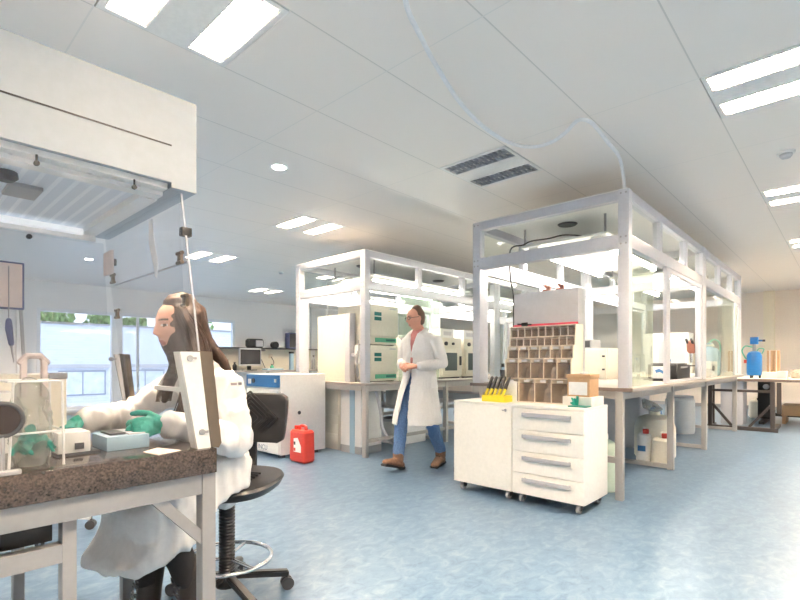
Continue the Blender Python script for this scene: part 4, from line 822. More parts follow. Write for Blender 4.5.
# board on a post inside the hood
t = thing('document_panel', 'pinkish panel with dark blue edge on a thin post in the hood', 'panel', (.30, 2.40, BZ))
f = obj('frame', MB().box(.0, .395, 2.385, 2.41, 1.335, 1.52, .004), 'bframeb', t); obj('face', MB().box(.005, .387, 2.381, 2.386, 1.342, 1.512), 'pink', f, 0)
obj('post', MB().bar((.385, 2.40, 1.34), (.41, 2.40, BZ), .010, .010), 'grey', t, 0); obj('foot', MB().box(.38, .44, 2.30, 2.44, BZ, BZ+.012), 'grey', t, 0)
t = thing('pipette', 'slim dark pipette hanging on a thin rod at the far left edge', 'pipette', (.345, 2.36, BZ))
obj('rod', MB().cyl((.345, 2.38, 1.28), (.345, 2.38, 1.50), .002, n=8), 'grey', t); obj('body', MB().tube([(.345, 2.378, 1.29), (.345, 2.376, 1.26), (.352, 2.376, 1.20)], [.010, .013, .009], 10), 'bframeb', t); obj('tip', MB().tube([(.352, 2.376, 1.20), (.36, 2.376, 1.13)], [.005, .002], 8), 'grey', t)
# bag frame, bag, dispenser, tray and box on the granite
t = thing('bag_stand', 'thin white wire stand holding a clear waste bag inside the hood', 'stand', (.30, 1.78, BZ))
wv = MB(); xa, xb, ya, yb, zt = .245, .372, 1.69, 1.86, 1.075
for p, q in (((xa, ya), (xa+.01, ya)), ((xb, ya), (xb-.004, ya)), ((xa, yb), (xa, yb)), ((xb, yb), (xb, yb))):
    obj('leg', MB().cyl((p[0], p[1], BZ), (q[0], q[1], zt), .0035, n=8), 'enamel', t)
for z in (zt, .93):
    obj('wire_ring', MB().cyl((xa, ya, z), (xb, ya, z), .003, n=8).cyl((xb, ya, z), (xb, yb, z), .003, n=8).cyl((xb, yb, z), (xa, yb, z), .003, n=8).cyl((xa, yb, z), (xa, ya, z), .003, n=8), 'enamel', t)
def crinkle(p, n):
    return p+n*(.007*noise.noise(p*38)+.004*noise.noise(p*90))
m = MB().tube([(.308, 1.77, BZ+.03), (.308, 1.77, .88), (.308, 1.775, .97), (.308, 1.775, 1.045)], [(.070, .048), (.076, .052), (.072, .050), (.064, .040)], 20)
tag(remesh('waste_bag', m, 'bagm', None, .008, 3, crinkle), 'crumpled clear plastic waste bag hanging in the wire stand', 'bag')
m = MB()
for k in range(6): a = k*1.05; m.tube([(.31, 1.75, .875), (.31+.04*math.cos(a), 1.75+.04*math.sin(a), .885+.012*(k % 3)), (.31+.055*math.cos(a+.3), 1.75+.05*math.sin(a+.3), .872)], [.020, .014, .007], 8)
m.tube([(.30, 1.75, .88), (.305, 1.745, .935)], [.025, .014], 8)
tag(remesh('used_gloves', m, 'glove', None, .004, 2, crinkle), 'crumpled green gloves at the bottom of the clear waste bag', 'gloves')
t = thing('dispenser', 'beige box with an arched grey carrying handle at the back of the hood', 'dispenser', (.36, 2.28, BZ))
obj('case', MB().box(.10, .50, 2.22, 2.42, BZ, 1.085, .01), 'cream', t)
obj('arch_handle', MB().box(.352, .371, 2.19, 2.22, 1.0, 1.14, .004).box(.414, .433, 2.19, 2.22, 1.0, 1.14, .004).tube([(.354, 2.205, 1.13), (.372, 2.205, 1.152), (.412, 2.205, 1.152), (.431, 2.205, 1.13)], [(.016, .012)]*4, 10), 'pink', t)
obj('dark_lug', MB().box(.44, .50, 2.21, 2.225, 1.065, 1.09, .003), 'grey', t)
t = thing('drawer_tower', 'small cream box with dark slots at the left edge of the bench', 'box', (.2, 2.1, BZ))
obj('case', MB().box(.14, .315, 2.02, 2.18, BZ, 1.03, .005), 'enamel', t); s = MB()
for k in range(4): s.box(.262, .282, 2.017, 2.02, .90+k*.032, .906+k*.032)
obj('slot', s, 'black', t, 0)
t = thing('magnifier_mirror', 'round dark mirror with a grey rim at the far left edge', 'mirror', (.225, 1.64, BZ))
Rm = Matrix.Rotation(.35, 3, 'Z')
m = MB(); rings = []
for k in range(28):
    a = 2*PI*k/28; c = Vector((.225+.043*math.cos(a), 1.638, .977+.043*math.sin(a))); rr = []
    for q in range(8):
        b_ = 2*PI*q/8; rr.append(c+Vector((.006*math.cos(b_)*math.cos(a), .006*math.sin(b_), .006*math.cos(b_)*math.sin(a))))
    rings.append(m.ring(rr))
rings.append(rings[0]); m.skin(rings, cap=False)
obj('rim', m, 'dark', t, 60); obj('disc', MB().cyl((.225, 1.636, .977), (.225, 1.642, .977), .041, n=32), 'mirror', t); obj('stem', MB().cyl((.225, 1.638, BZ+.01), (.225, 1.638, .934), .005), 'grey', t); obj('base', MB().rbox(.185, .265, 1.624, 1.652, BZ, BZ+.012, .012), 'grey', t)
t = thing('tray_holder', 'small white slotted holder with a dark end beside the waste bag', 'holder', (.44, 1.86, BZ))
obj('holder', MB().box(.385, .475, 1.82, 1.94, BZ+.008, BZ+.075, .004), 'enamel', t); obj('base', MB().box(.38, .50, 1.815, 1.95, BZ, BZ+.01, .002), 'dark', t); obj('notch', MB().box(.43, .455, 1.815, 1.82, BZ+.02, BZ+.04), 'dark', t, 0)
t = thing('test_kit_box', 'pale blue box with a dark lid tray, under the gloved hand', 'box', (.60, 1.95, BZ))
obj('box_body', MB().box(.52, .655, 1.815, 1.98, BZ, BZ+.048, .004), 'bluegrey', t); obj('lid_tray', MB().box(.54, .59, 1.85, 1.96, BZ+.048, BZ+.055, .002), 'dark', t); obj('open_lid', MB().box(.592, .65, 1.83, 1.97, BZ+.048, BZ+.053, .001), 'lgrey', t)
tag(obj('tissue', MB().prism([(.615, 1.63), (.70, 1.66), (.665, 1.77), (.60, 1.72)], 'z', BZ, BZ+.002), 'pink', smooth=0), 'thin pinkish paper lying at the bench edge below the gloved hand', 'paper')

# ---- chairs
def lab_chair(lab, cx, cy, rz, seat_z, base, back):
    """built facing -X around the origin, then placed"""
    t = thing('lab_chair', lab, 'chair', (0, 0, 0))
    hub = MB().cyl((0, 0, .07), (0, 0, .14), .05, .04); br = obj('base_hub', hub, base, t)
    for k in range(5):
        a = 2*PI*k/5+.25; c, s_ = math.cos(a), math.sin(a)
        arm = obj('base_arm', MB().bar((.03*c, .03*s_, .115), (.29*c, .29*s_, .078), .04, .03, bev=.006), base, t)
        wx, wy = .285*c, .285*s_
        obj('castor', MB().cyl((wx-.024*s_, wy+.024*c, .03), (wx-.006*s_, wy+.006*c, .03), .03).cyl((wx+.006*s_, wy-.006*c, .03), (wx+.024*s_, wy-.024*c, .03), .03).cyl((wx, wy, .03), (wx, wy, .085), .009), 'dark', arm)
    col = MB(); n = 26 if base == 'black' else 6
    prof = [(.03, .13)]
    z0, z1 = .13, seat_z-.06
    for k in range(n): z = z0+(z1-z0)*k/n; prof += [(.034, z), (.038, z+(z1-z0)/n*.5)]
    prof += [(.03, z1), (.001, z1)]
    obj('gas_column', col.lathe([(.001, .13)]+prof, 0, 0, 24), 'black', t)
    if base == 'black':
        ring = MB(); rr = []
        for k in range(40):
            a = 2*PI*k/40; rr.append(ring.ring([((.205+.010*math.cos(q))*math.cos(a), (.205+.010*math.cos(q))*math.sin(a), .20+.010*math.sin(q)) for q in [2*PI*j/8 for j in range(8)]]))
        rr.append(rr[0]); ring.skin(rr, cap=False)
        fr = obj('foot_ring', ring, 'chrome', t, 60)
        obj('ring_spoke', MB().cyl((.035, 0, .2), (.2, 0, .2), .008).cyl((-.017, .03, .2), (-.1, .175, .2), .008).cyl((-.017, -.03, .2), (-.1, -.175, .2), .008), 'chrome', fr)
    # seat: dished pan
    m = MB(); prof = []
    rings = []
    for z, e in ((seat_z-.055, .82), (seat_z-.045, .93), (seat_z-.012, 1.), (seat_z, .97), (seat_z-.010, .6), (seat_z-.016, .02)):
        rings.append(m.ring([(.24*e*math.copysign(abs(math.cos(a))**.7, math.cos(a)), .25*e*math.copysign(abs(math.sin(a))**.7, math.sin(a)), z+(.012*math.cos(a)*e if e < .98 else .012*math.cos(a))) for a in [2*PI*k/40 for k in range(40)]]))
    m.skin(rings); st = obj('seat', m, 'black', t, 50)
    rb = MB()
    for k in range(7): rb.box(-.10+k*.035, -.09+k*.035, -.12, .12, seat_z-.016+.001*k, seat_z-.003+.0012*k, .002)
    obj('seat_ribs', rb, 'black', st)
    obj('mechanism', MB().box(-.08, .10, -.07, .07, seat_z-.10, seat_z-.05, .01), 'dark', t)
    obj('back_bar', MB().bar((.08, 0, seat_z-.075), (.27, 0, seat_z-.075), .05, .02).bar((.27, 0, seat_z-.085), (.285, 0, back[0]+.16), .05, .02), 'black', t)
    # backrest
    m = MB(); z0, z1 = back
    def bx(y, z): return .25+.04*((z-z0)/(z1-z0)-.3)-.9*y*y
    N, Q = 18, 14; sh = []
    hw = .215
    for side in (0, 1):
        g = []
        for j in range(Q+1):
            v = j/Q; z = z0+(z1-z0)*v
            k_ = (1-abs(2*v-1)**4)**.25 if 0 < v < 1 else .0
            wdt = hw*(.80+.20*k_)*(.93+.07*v)
            g.append(m.ring([(bx(y, z)+(.032 if side else 0)+(0 if side else .0), y, z) for y in [wdt*(2*i/N-1) for i in range(N+1)]]))
        sh.append(g)
    for g in sh:
        for a, b in zip(g, g[1:]):
            for i in range(N): m.bm.faces.new((a[i], a[i+1], b[i+1], b[i]))
    A_, B_ = sh
    for i in range(N):
        m.bm.faces.new((A_[0][i], A_[0][i+1], B_[0][i+1], B_[0][i])); m.bm.faces.new((A_[Q][i], A_[Q][i+1], B_[Q][i+1], B_[Q][i]))
    for j in range(Q):
        m.bm.faces.new((A_[j][0], A_[j+1][0], B_[j+1][0], B_[j][0])); m.bm.faces.new((A_[j][N], A_[j+1][N], B_[j+1][N], B_[j][N]))
    bk = obj('backrest', m, 'black', t, 40)
    bv = bk.modifiers.new('round', 'BEVEL'); bv.width = .009; bv.segments = 3; bv.limit_method = 'ANGLE'
    rb = MB(); zc = (z0+z1)/2
    if base == 'black':
        for d in range(1, 6):
            r = .022*d+.01
            for sg in (-1, 1):
                rb.bar((bx(0, zc)-.003, sg*.0, zc+r*1.15), (bx(r*1.3, zc)-.003, sg*r*1.3, zc), .008, .008); rb.bar((bx(r*1.3, zc)-.003, sg*r*1.3, zc), (bx(0, zc)-.003, 0, zc-r*1.15), .008, .008)
        obj('back_ribs', rb, 'black', bk)
    t.location = (cx, cy, 0); t.rotation_euler = (0, 0, rz)
    return t
lab_chair('black ribbed lab chair with foot ring that the seated woman sits on', 1.13, 2.17, .62, .58, 'black', (.71, .965))
lab_chair('second dark swivel chair with a white base behind the hood', .74, 3.92, PI*.55, .52, 'enamel', (.68, .90))
# ------------------------------------------------------------------ people
def head_shape(m, c, R, s=1., fem=False):
    """head with face, added at c; R maps local (x forward, y left, z up) to world"""
    b = bmesh.new(); bmesh.ops.create_icosphere(b, subdivisions=5, radius=1)
    ga = lambda v, w: math.exp(-(v/w)**2)
    vm = {}
    for v in b.verts:
        x, y, z = v.co
        p = Vector((.098*x, .074*y, .118*z))
        if 0 < z < .995:
            k_ = min(1.35, math.sqrt((1-z**2.9)/(1-z*z))); p.x *= k_; p.y *= k_
        if z < 0:
            p.y *= 1-(.34 if fem else .28)*(-z)**1.4
            if x < 0: p.x *= 1-.40*(-z)
            else: p.x *= 1+.02*(-z)
        if x > 0:
            f = x
            p.x += f*.004*ga(p.z-.034, .012)
            p.x -= f*.010*ga(abs(p.y)-.031, .016)*ga(p.z-.012, .013)
            t = max(0, min(1, (.020-p.z)/.045))
            if -.036 < p.z < .028: p.x += f*(.007+.018*t)*ga(p.y, .011)*(1 if p.z > -.027 else max(0, (p.z+.036)/.009))
            p.x -= f*.004*ga(p.z+.043, .006)*ga(p.y, .02)
            p.x += f*.006*ga(p.z+.056, .007)*ga(p.y, .023)+f*.005*ga(p.z+.068, .007)*ga(p.y, .019)
            p.x -= f*.004*ga(p.z+.0615, .003)*ga(p.y, .022)
            p.x += f*.010*ga(p.z+.100, .017)*ga(p.y, .026)
            p.x -= f*.004*ga(p.z+.083, .008)
            p.y += math.copysign(.004*ga(abs(p.y)-.052, .02)*ga(p.z+.018, .018), p.y)
        vm[v.index] = m.bm.verts.new(c+R @ (p*s))
    for f in b.faces: m.bm.faces.new([vm[v.index] for v in f.verts])
    b.free()
    for sg in (-1, 1):      # ears
        e = [c+R @ (Vector((-.008-.006*k, sg*(.070+.006*k), z))*s) for k, z in ((0, .028), (1, .018), (1, -.006), (0, -.030))]
        m.tube(e, [(.010, .006), (.016, .006), (.013, .006), (.008, .006)], 8, side=R @ Vector((1, 0, 0)))

def hand(m, wrist, D, N, sign, s=1., curl=(.35, .5, .35), spread=.05, thumb=.5):
    """palm, four unequal fingers and a thumb; D towards the fingers, N out of the palm, thumb on side sign"""
    D = D.normalized(); N = (N-D*N.dot(D)).normalized(); T = D.cross(N)*sign
    P0 = wrist
    m.tube([P0, P0+D*.03*s, P0+D*.065*s, P0+D*.09*s], [(.026*s, .019*s), (.034*s, .018*s), (.041*s, .016*s), (.039*s, .013*s)], 14, side=T)
    for off, L, r in ((.030, .072, .0092), (.010, .082, .0096), (-.011, .076, .0092), (-.030, .060, .0082)):
        d = (D+T*spread*off/.03).normalized(); p = P0+D*.08*s+T*off*s; pts = [p-D*.012*s, p]; n_ = N
        for k, fr in enumerate((.45, .32, .23)):
            a = curl[k]; ax = d.cross(n_).normalized(); Rm = Matrix.Rotation(a, 3, ax)
            d = Rm @ d; n_ = Rm @ n_; p = p+d*L*fr*s; pts.append(p)
        m.tube(pts, [r*s*1.1, r*s*1.08, r*s, r*s*.93, r*s*.8], 10, side=T)
    d = (D*.62+T*.72+N*thumb*.5).normalized(); p = P0+D*.022*s+T*.024*s
    q = p+d*.040*s; d2 = (d*.7+D*.6+N*.25).normalized(); q2 = q+d2*.030*s; d3 = (d2+D*.2-T*.2+N*.15).normalized()
    m.tube([p, q, q2, q2+d3*.024*s], [.015*s, .0125*s, .011*s, .0085*s], 10, side=N)

def face_class(c, R, s=1., brows=True):
    Ri = R.inverted()
    def f(p):
        q = (Ri @ (p-c))/s
        if q.x < .06 or abs(q.z) > .1 or abs(q.y) > .05: return 0
        e = ((abs(q.y)-.031)/.0135)**2+((q.z-.011)/.0065)**2
        if e < 1: return 3 if abs(abs(q.y)-.031) < .0065 else 2
        if abs(q.z+.0615) < .0095 and abs(q.y) < .023*(1-abs(q.z+.0615)/.03): return 1
        if brows and abs(q.z-.0325-.05*(.03-abs(abs(q.y)-.03))) < .0035 and .012 < abs(q.y) < .048: return 4
        return 0
    return f

def folds(amp=.004, sc=(9, 9, 4), seed=0.):
    o = Vector((seed, seed*.7, seed*.3))
    def f(p, n):
        q = Vector((p.x*sc[0], p.y*sc[1], p.z*sc[2]))+o
        a = noise.noise(q); b = noise.noise(q*2.3+Vector((5, 2, 1)))
        return p+n*(amp*(1-abs(a)*3)*.8+amp*.5*b)
    return f
def V(*a): return Vector(a)

# ---------------- seated woman (faces -X, a little towards the viewer)
PW = thing('person', 'seated woman with long dark hair, white lab coat and green gloves at the granite bench', 'person', (1.1, 2.14, 0))
hc = V(.895, 2.135, 1.278)
def basis(fx, tilt):
    f = Vector(fx).normalized(); l = V(0, 0, 1).cross(f).normalized(); u = f.cross(l)
    R = Matrix((f, l, u)).transposed(); return R @ Matrix.Rotation(tilt, 3, 'Y')
Rh = basis((-1, -.10, 0), .06)
m = MB(); head_shape(m, hc, Rh, 1.0, True)
m.tube([(1.005, 2.14, 1.05), (.965, 2.138, 1.13), (.93, 2.136, 1.20)], [.060, .048, .050], 16)
# torso, arms, thighs, shins in one surface
m.tube([(1.06, 2.14, .63), (1.06, 2.14, .76), (1.05, 2.14, .90), (1.03, 2.14, 1.0), (1.01, 2.14, 1.06)], [(.16, .10), (.135, .09), (.145, .095), (.150, .075), (.07, .045)], 20)
SN, EN, WN = V(1.015, 1.985, 1.05), V(1.025, 1.905, .815), V(.722, 1.835, .905)
SF, EF, WF = V(1.025, 2.315, 1.065), V(.80, 2.45, .885), V(.565, 2.262, .893)
for a, b, c in ((SN, EN, WN), (SF, EF, WF)):
    m.tube([a*.9+V(1.06, 2.14, .95)*.1, (a+b)/2, b], [.040, .040, .034], 12); m.tube([b, b*.5+c*.5, c], [.034, .031, .022], 12)
for y, k, an in ((2.05, V(.80, 2.06, .53), V(.90, 2.05, .17)), (2.24, V(.76, 2.20, .53), V(.80, 2.23, .15))):
    m.tube([(1.06, y, .625), (.9, (y+k.y)/2, .60), k], [.075, .066, .050], 14); m.tube([k, k*.55+an*.45, an], [.054, .052, .034], 14)
    m.tube([an, an+V(0, 0, -.08), an+V(-.10, 0, -.12)], [.035, .032, .03], 10)
remesh('body', m, ['skin', 'lips', 'eyew', 'eyeb', 'brow'], PW, .0045, 3, classify=face_class(hc, Rh))
# hair: cap, back, and long curtains with strands
m = MB()
def H(x, y, z): return hc+Rh @ V(x, y, z)
m.tube([H(-.012, 0, -.05), H(-.018, 0, .01), H(-.016, 0, .06), H(-.008, 0, .092)], [(.085, .098), (.090, .107), (.086, .102), (.064, .078)], 22, side=Rh @ V(0, 1, 0))
m.tube([H(.02, 0, .085), H(-.06, 0, .075)], [(.06, .036), (.07, .045)], 16, side=Rh @ V(0, 1, 0))
m.tube([H(-.07, 0, .02), H(-.088, 0, -.06), V(1.05, 2.14, 1.13), V(1.10, 2.14, 1.02), V(1.125, 2.14, .93)], [(.085, .045), (.092, .045), (.12, .036), (.115, .026), (.07, .012)], 20)
near = [H(.026, .058, .080), H(.010, .084, .02), H(-.018, .089, -.05), V(.928, 2.018, 1.14), V(.895, 1.995, 1.05), V(.87, 2.01, .96), V(.86, 2.03, .90)]
far = [H(.020, -.058, .080), H(.018, -.086, .02), H(.012, -.090, -.05), V(.925, 2.245, 1.12), V(.885, 2.235, 1.03), V(.865, 2.23, .955)]
m.tube(near, [(.022, .020), (.040, .022), (.052, .026), (.055, .026), (.052, .024), (.038, .02), (.014, .01)], 14, side=(1, 0, 0))
m.tube(far, [(.018, .018), (.022, .020), (.024, .020), (.028, .022), (.028, .02), (.014, .01)], 14, side=(1, 0, 0))
def hairgroove(p, n): return p+n*.003*noise.noise(Vector((p.x*70, p.y*70, p.z*7)))
hair = remesh('hair', m, 'hair', PW, .006, 4, hairgroove)
m = MB(); rnd = random.Random(5)
for k in range(70):
    base_ = near if k % 2 else far; w_ = .05 if k % 2 else .03
    o = V(rnd.uniform(-w_, w_), rnd.choice((-1, 1))*rnd.uniform(.0, .02)-(.016 if k % 2 else -.012), 0)
    m.curve([p+o*(.5+.5*min(1, i/2))+V(rnd.gauss(0, .003), rnd.gauss(0, .003), 0) for i, p in enumerate(base_)], rnd.uniform(.0012, .0024), 4, 3)
obj('strands', m, 'hair', hair, 60)
# lab coat
m = MB()
m.tube([(1.06, 2.14, .60), (1.06, 2.14, .76), (1.045, 2.14, .90), (1.03, 2.14, 1.00), (1.02, 2.14, 1.065), (1.005, 2.14, 1.105)], [(.200, .125), (.178, .122), (.178, .122), (.188, .112), (.168, .090), (.085, .064)], 24)
m.tube([V(1.03, 1.985, 1.04), SN+V(0, -.005, 0), (SN+EN)/2+V(0, -.01, 0), EN+V(.01, -.005, -.02)], [.055, .072, .070, .066], 16); m.tube([EN+V(.01, -.005, -.02), EN*.5+WN*.5+V(0, 0, -.012), WN*.95+EN*.05], [.066, .058, .048], 16)
m.tube([V(1.03, 2.28, 1.04), SF+V(0, .005, 0), (SF+EF)/2, EF], [.055, .070, .066, .062], 16); m.tube([EF, EF*.5+WF*.5, WF*.95+EF*.05], [.062, .055, .046], 16)
for sg in (-1, 1):       # collar and lapels
    m.tube([(1.065, 2.14+sg*.035, 1.125), (1.01, 2.14+sg*.075, 1.12), (.935, 2.14+sg*.06, 1.065), (.905, 2.14+sg*.02, .98)], [(.028, .010), (.030, .010), (.030, .009), (.012, .007)], 10)
coat = remesh('lab_coat', m, 'coat', PW, .007, 4, folds(.011, (15, 15, 10), 2.))
# coat skirt falling over the thighs
prof = [(1.13, .60), (1.13, .70), (1.06, .75), (.95, .735), (.79, .70), (.70, .645), (.645, .56), (.60, .44), (.545, .31), (.59, .275), (.70, .315), (.80, .355), (.885, .395), (.93, .50), (1.03, .57)]
m = MB(); rings = []
for y, e in ((1.915, .80), (1.93, .93), (1.97, 1.), (2.14, 1.0), (2.25, 1.), (2.29, .93), (2.31, .8)):
    cx, cz = .88, .55
    k_ = max(0, 2.27-y)
    rings.append(m.ring([(cx+(x-cx)*e+(k_*.25 if z < .5 and x < .72 else 0), y, cz+(z-cz)*e+(k_*.14 if z < .42 and x < .8 else 0)) for x, z in prof]))
m.skin(rings)
obj_sk = remesh('coat_skirt', m, 'coat', coat, .009, 5, folds(.016, (14, 9, 5), 4.))
obj('sleeve_badge', MB().box(1.005, 1.032, 1.896, 1.915, 1.032, 1.043).box(1.040, 1.055, 1.898, 1.915, 1.032, 1.043), 'sleeve', coat, 0)
# trousers and boots
m = MB()
for y, k, an in ((2.05, V(.80, 2.06, .50), V(.90, 2.05, .17)), (2.24, V(.77, 2.20, .50), V(.80, 2.23, .15))):
    m.tube([k, k*.5+an*.5, an+V(0, 0, .03)], [.058, .060, .050], 14)
remesh('trousers', m, 'trouser', PW, .008, 3, folds(.003, (14, 14, 9)))
for y, an in ((2.05, V(.90, 2.05, .17)), (2.23, V(.80, 2.23, .15))):
    m = MB().tube([an+V(.012, 0, .09), an+V(.005, 0, .02), an+V(0, 0, -.05)], [.056, .052, .050], 14).tube([an+V(.04, 0, -.105), an+V(-.05, 0, -.11), an+V(-.14, 0, an.z*0-.125)], [(.043, .038), (.045, .038), (.036, .026)], 14)
    b = remesh('boot', m, 'bootb', PW, .006, 3)
    obj('sole', MB().rbox(an.x-.185, an.x+.085, an.y-.05, an.y+.05, 0., .022, .04), 'sole', b)
    l = MB()
    for k in range(6): z = an.z+.06-.03*k; x = an.x-.045-(.006*k if k < 4 else .02*(k-2)); l.cyl((x, an.y-.025, z), (x-.004, an.y+.025, z-.012), .004, n=6).cyl((x, an.y+.025, z), (x-.004, an.y-.025, z-.012), .004, n=6)
    obj('laces', l, 'dark', b, 60)
# gloves
m = MB(); d = (V(.622, 1.862, .893)-WN).normalized()
m.tube([WN+(EN-WN)*.05, WN, WN+d*.02], [.030, .031, .032], 14); hand(m, WN+d*.005, d, V(-.10, .85, -.5), -1, 1.05, (.55, .85, .5), .12, .5)
remesh('glove', m, 'glove', PW, .0035, 2, lambda p, n: p+n*.0015*noise.noise(p*70))
m = MB(); d = V(-.085, -.02, -.018).normalized()
m.tube([WF+(EF-WF)*.04, WF, WF+d*.02], [.029, .030, .032], 14); hand(m, WF+d*.005, d, V(-.2, 0, -1), 1, 1.0, (.35, .5, .35), .10, .6)
remesh('glove', m, 'glove', PW, .0035, 2, lambda p, n: p+n*.0015*noise.noise(p*70))
obj('necklace', MB().curve([(.905, 2.10, 1.13), (.875, 2.13, 1.08), (.895, 2.17, 1.13)], .002, 5), 'steel', PW)

# ---------------- walking man
OM = V(3.955, 3.385, 0); F = V(-1, -.04, 0).normalized(); Lf = V(0, 0, 1).cross(F)
def Q(f, s, z): return OM+F*f+Lf*s+V(0, 0, z)
PM = thing('person', 'walking man with glasses, white lab coat, blue jeans and brown boots between the booths', 'person', tuple(OM))
mc = Q(.06, 0, 1.588); Rm_ = basis((-.90, .40, 0), .10)
m = MB(); head_shape(m, mc, Rm_, 1.0)
m.tube([Q(-.01, 0, 1.40), Q(.015, 0, 1.46), Q(.035, 0, 1.53)], [.065, .056, .056], 16)
m.tube([Q(0, 0, .90), Q(0, 0, 1.02), Q(0, 0, 1.20), Q(-.005, 0, 1.36), Q(0, 0, 1.44)], [(.155, .11), (.15, .11), (.165, .115), (.175, .10), (.09, .065)], 20, side=Lf)
RA = [Q(0, -.195, 1.385), Q(-.02, -.255, 1.12), Q(.20, -.085, 1.095)]; LA = [Q(-.01, .195, 1.385), Q(-.06, .265, 1.12), Q(.185, .105, 1.085)]
for a, b, c in (RA, LA):
    a = a*.84+Q(0, 0, 1.28)*.16; m.tube([a, (a+b)/2, b], [.046, .046, .039], 12); m.tube([b, (b+c)/2, c], [.039, .035, .026], 12)
hand(m, RA[2], F*.55+Lf*.75+V(0, 0, -.10), V(0, 0, -.6)-F*.6, 1, 1.0, (.4, .7, .5), .05, .5)
hand(m, LA[2], F*.60-Lf*.70+V(0, 0, -.05), V(0, 0, -.6)-F*.6, -1, 1.0, (.4, .7, .5), .05, .5)
hipR, knR, anR = Q(.02, -.09, .90), Q(.185, -.095, .50), Q(.245, -.09, .125)
hipL, knL, anL = Q(-.01, .09, .90), Q(-.085, .095, .49), Q(-.26, .09, .125)
for h_, k_, a_ in ((hipR, knR, anR), (hipL, knL, anL)):
    m.tube([h_, (h_+k_)/2, k_], [.085, .074, .056], 14); m.tube([k_, k_*.6+a_*.4, a_], [.055, .052, .036], 14)
toeR = Q(.375, -.09, .115); toeL = Q(-.14, .125, .05)
m.tube([anR, anR+V(0, 0, -.05), toeR], [.036, .034, .026], 10); m.tube([anL, anL+V(0, 0, -.06), toeL], [.036, .034, .026], 10)
remesh('body', m, ['skinm', 'lips', 'eyew', 'eyeb', 'brow'], PM, .0055, 3, classify=face_class(mc, Rm_))
def HM(x, y, z): return mc+Rm_ @ V(x, y, z)
m = MB().tube([HM(-.036, 0, -.022), HM(-.030, 0, .012), HM(-.024, 0, .05), HM(-.020, 0, .084)], [(.074, .058), (.081, .068), (.080, .076), (.070, .066)], 18, side=Rm_ @ V(0, 1, 0))
remesh('hair', m, 'hairm', PM, .006, 3)
m = MB()
for sg in (-1, 1):
    for k in range(16):
        a0, a1 = 2*PI*k/16, 2*PI*(k+1)/16
        m.cyl(HM(.098, sg*.032+.024*math.cos(a0), .010+.017*math.sin(a0)), HM(.098, sg*.032+.024*math.cos(a1), .010+.017*math.sin(a1)), .0028, n=6)
    m.cyl(HM(.096, sg*.056, .014), HM(-.005, sg*.078, .018), .0026, n=6)
m.cyl(HM(.101, -.009, .012), HM(.101, .009, .012), .0026, n=6)
gl = obj('glasses', m, 'black', PM, 60)
# jeans
m = MB().tube([Q(0, 0, .86), Q(0, 0, 1.0)], [(.165, .118), (.160, .116)], 18, side=Lf)
for h_, k_, a_ in ((hipR, knR, anR), (hipL, knL, anL)):
    m.tube([h_, (h_+k_)/2, k_], [.098, .086, .070], 14); m.tube([k_, (k_+a_)/2, a_+V(0, 0, .035)], [.070, .067, .060], 14)
remesh('jeans', m, 'jeans', PM, .008, 3, folds(.004, (16, 16, 11), 1.))
for a_, toe, ang in ((anR, toeR, .32), (anL, toeL, 0)):
    d = (toe-a_); d.z = 0; d.normalize(); sd = V(0, 0, 1).cross(d)
    heel = a_-d*.055+V(0, 0, -.088 if ang else -.085)
    tp = heel+d*.265+V(0, 0, .075 if ang else -.005)
    m = MB().tube([a_+V(0, 0, .05), a_+V(0, 0, -.03)], [.060, .058], 14).tube([heel+d*.015+V(0, 0, .012), heel*.55+tp*.45+V(0, 0, .022), tp-d*.02], [(.048, .046), (.053, .046), (.045, .032)], 14, side=sd)
    b = remesh('boot', m, 'boot', PM, .006, 3)
    up = d.cross(-sd) if False else (tp-heel).normalized().cross(sd).normalized()
    if up.z < 0: up = -up
    obj('sole', MB().bar(heel-d*.03-up*.022, tp+d*.015-up*.022, .092, .026, up=tuple(up), bev=.010), 'sole', b)
    l = MB()
    for k in range(4):
        p = a_+d*(.045+.02*k)+V(0, 0, -.005-.014*k+(.018*k if ang else 0)); l.cyl(p-sd*.022, p+sd*.022+d*.008, .004, n=6)
    obj('laces', l, 'sole', b, 60)
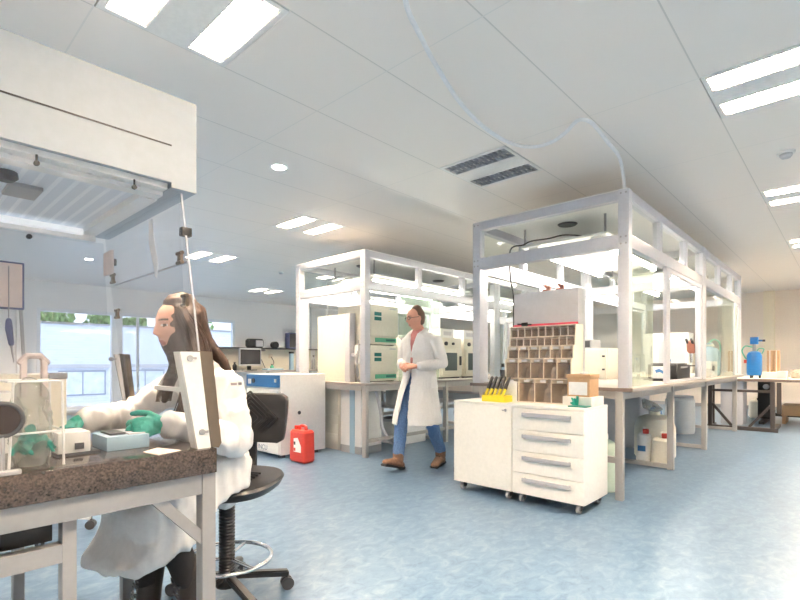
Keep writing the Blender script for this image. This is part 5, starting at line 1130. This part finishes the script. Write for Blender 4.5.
# lab coat: open front shell with sleeves
m = MB()
secs = [(1.455, .085, .075, .55), (1.43, .150, .095, .40), (1.38, .205, .120, .26), (1.25, .200, .140, .10), (1.08, .190, .145, .05), (.98, .195, .155, .06), (.80, .215, .215, .15), (.60, .235, .285, .24), (.475, .245, .315, .30)]
outer, inner = [], []
for z, ws, wf, gap in secs:
    fo = .0 if z > .9 else (-.02*(.9-z))
    fl = (.9-z)*.05 if z < .9 else 0
    for lst, t_ in ((outer, 0), (inner, .014)):
        ring = []
        for k in range(41):
            a = gap+(2*PI-2*gap)*k/40
            pl = 1+(.05*math.sin(7*a+3*z) if z < .9 else 0)
            wx = wf if math.cos(a) > 0 else min(wf, .15+(.98-z)*.14 if z < .98 else wf)
            ring.append(Q(fo+(wx-t_)*math.cos(a)*pl+fl*(1 if math.cos(a) > .5 and math.sin(a) < 0 else 0), (ws-t_)*math.sin(a)*pl, z))
        lst.append(m.ring(ring))
for lst in (outer, inner):
    for a, b in zip(lst, lst[1:]):
        for i in range(40): m.bm.faces.new((a[i], a[i+1], b[i+1], b[i]))
for i in range(40):
    m.bm.faces.new((outer[0][i], outer[0][i+1], inner[0][i+1], inner[0][i])); m.bm.faces.new((outer[-1][i], outer[-1][i+1], inner[-1][i+1], inner[-1][i]))
for a, b, c, d in zip(outer, outer[1:], inner, inner[1:]):
    m.bm.faces.new((a[0], b[0], d[0], c[0])); m.bm.faces.new((a[40], b[40], d[40], c[40]))
for sh, el, wr in (RA, LA):
    m.tube([sh*.9+Q(0, 0, 1.36)*.1+V(0, 0, -.02), sh+V(0, 0, -.012), (sh+el)/2, el], [.06, .070, .065, .058], 16); m.tube([el, (el+wr)/2+V(0, 0, -.01), el*.12+wr*.88], [.058, .052, .044], 16)
for sg in (-1, 1):
    m.tube([Q(-.07, sg*.045, 1.475), Q(-.0, sg*.088, 1.475), Q(.09, sg*.08, 1.42), Q(.13, sg*.035, 1.30), Q(.145, sg*.01, 1.18)], [(.030, .009), (.030, .009), (.034, .009), (.026, .008), (.010, .007)], 10, side=Lf)
cm = remesh('lab_coat', m, 'coat', PM, .0065, 3, folds(.006, (10, 10, 5), 6.))
obj('pocket', MB().bar(Q(.03, .212, .86), Q(.03, .212, .98), .10, .006, up=tuple(Lf), bev=.002), 'coat', cm)
m = MB().tube([Q(.012, 0, 1.15), Q(.012, 0, 1.36), Q(.008, 0, 1.43), Q(.012, 0, 1.47)], [(.16, .118), (.165, .108), (.095, .080), (.066, .064)], 20, side=Lf)
remesh('shirt', m, 'shirt', PM, .007, 2)
m = MB().curve([Q(.075, .04, 1.47), Q(.07, -.01, 1.49), Q(.075, -.05, 1.46)], .012, 6)
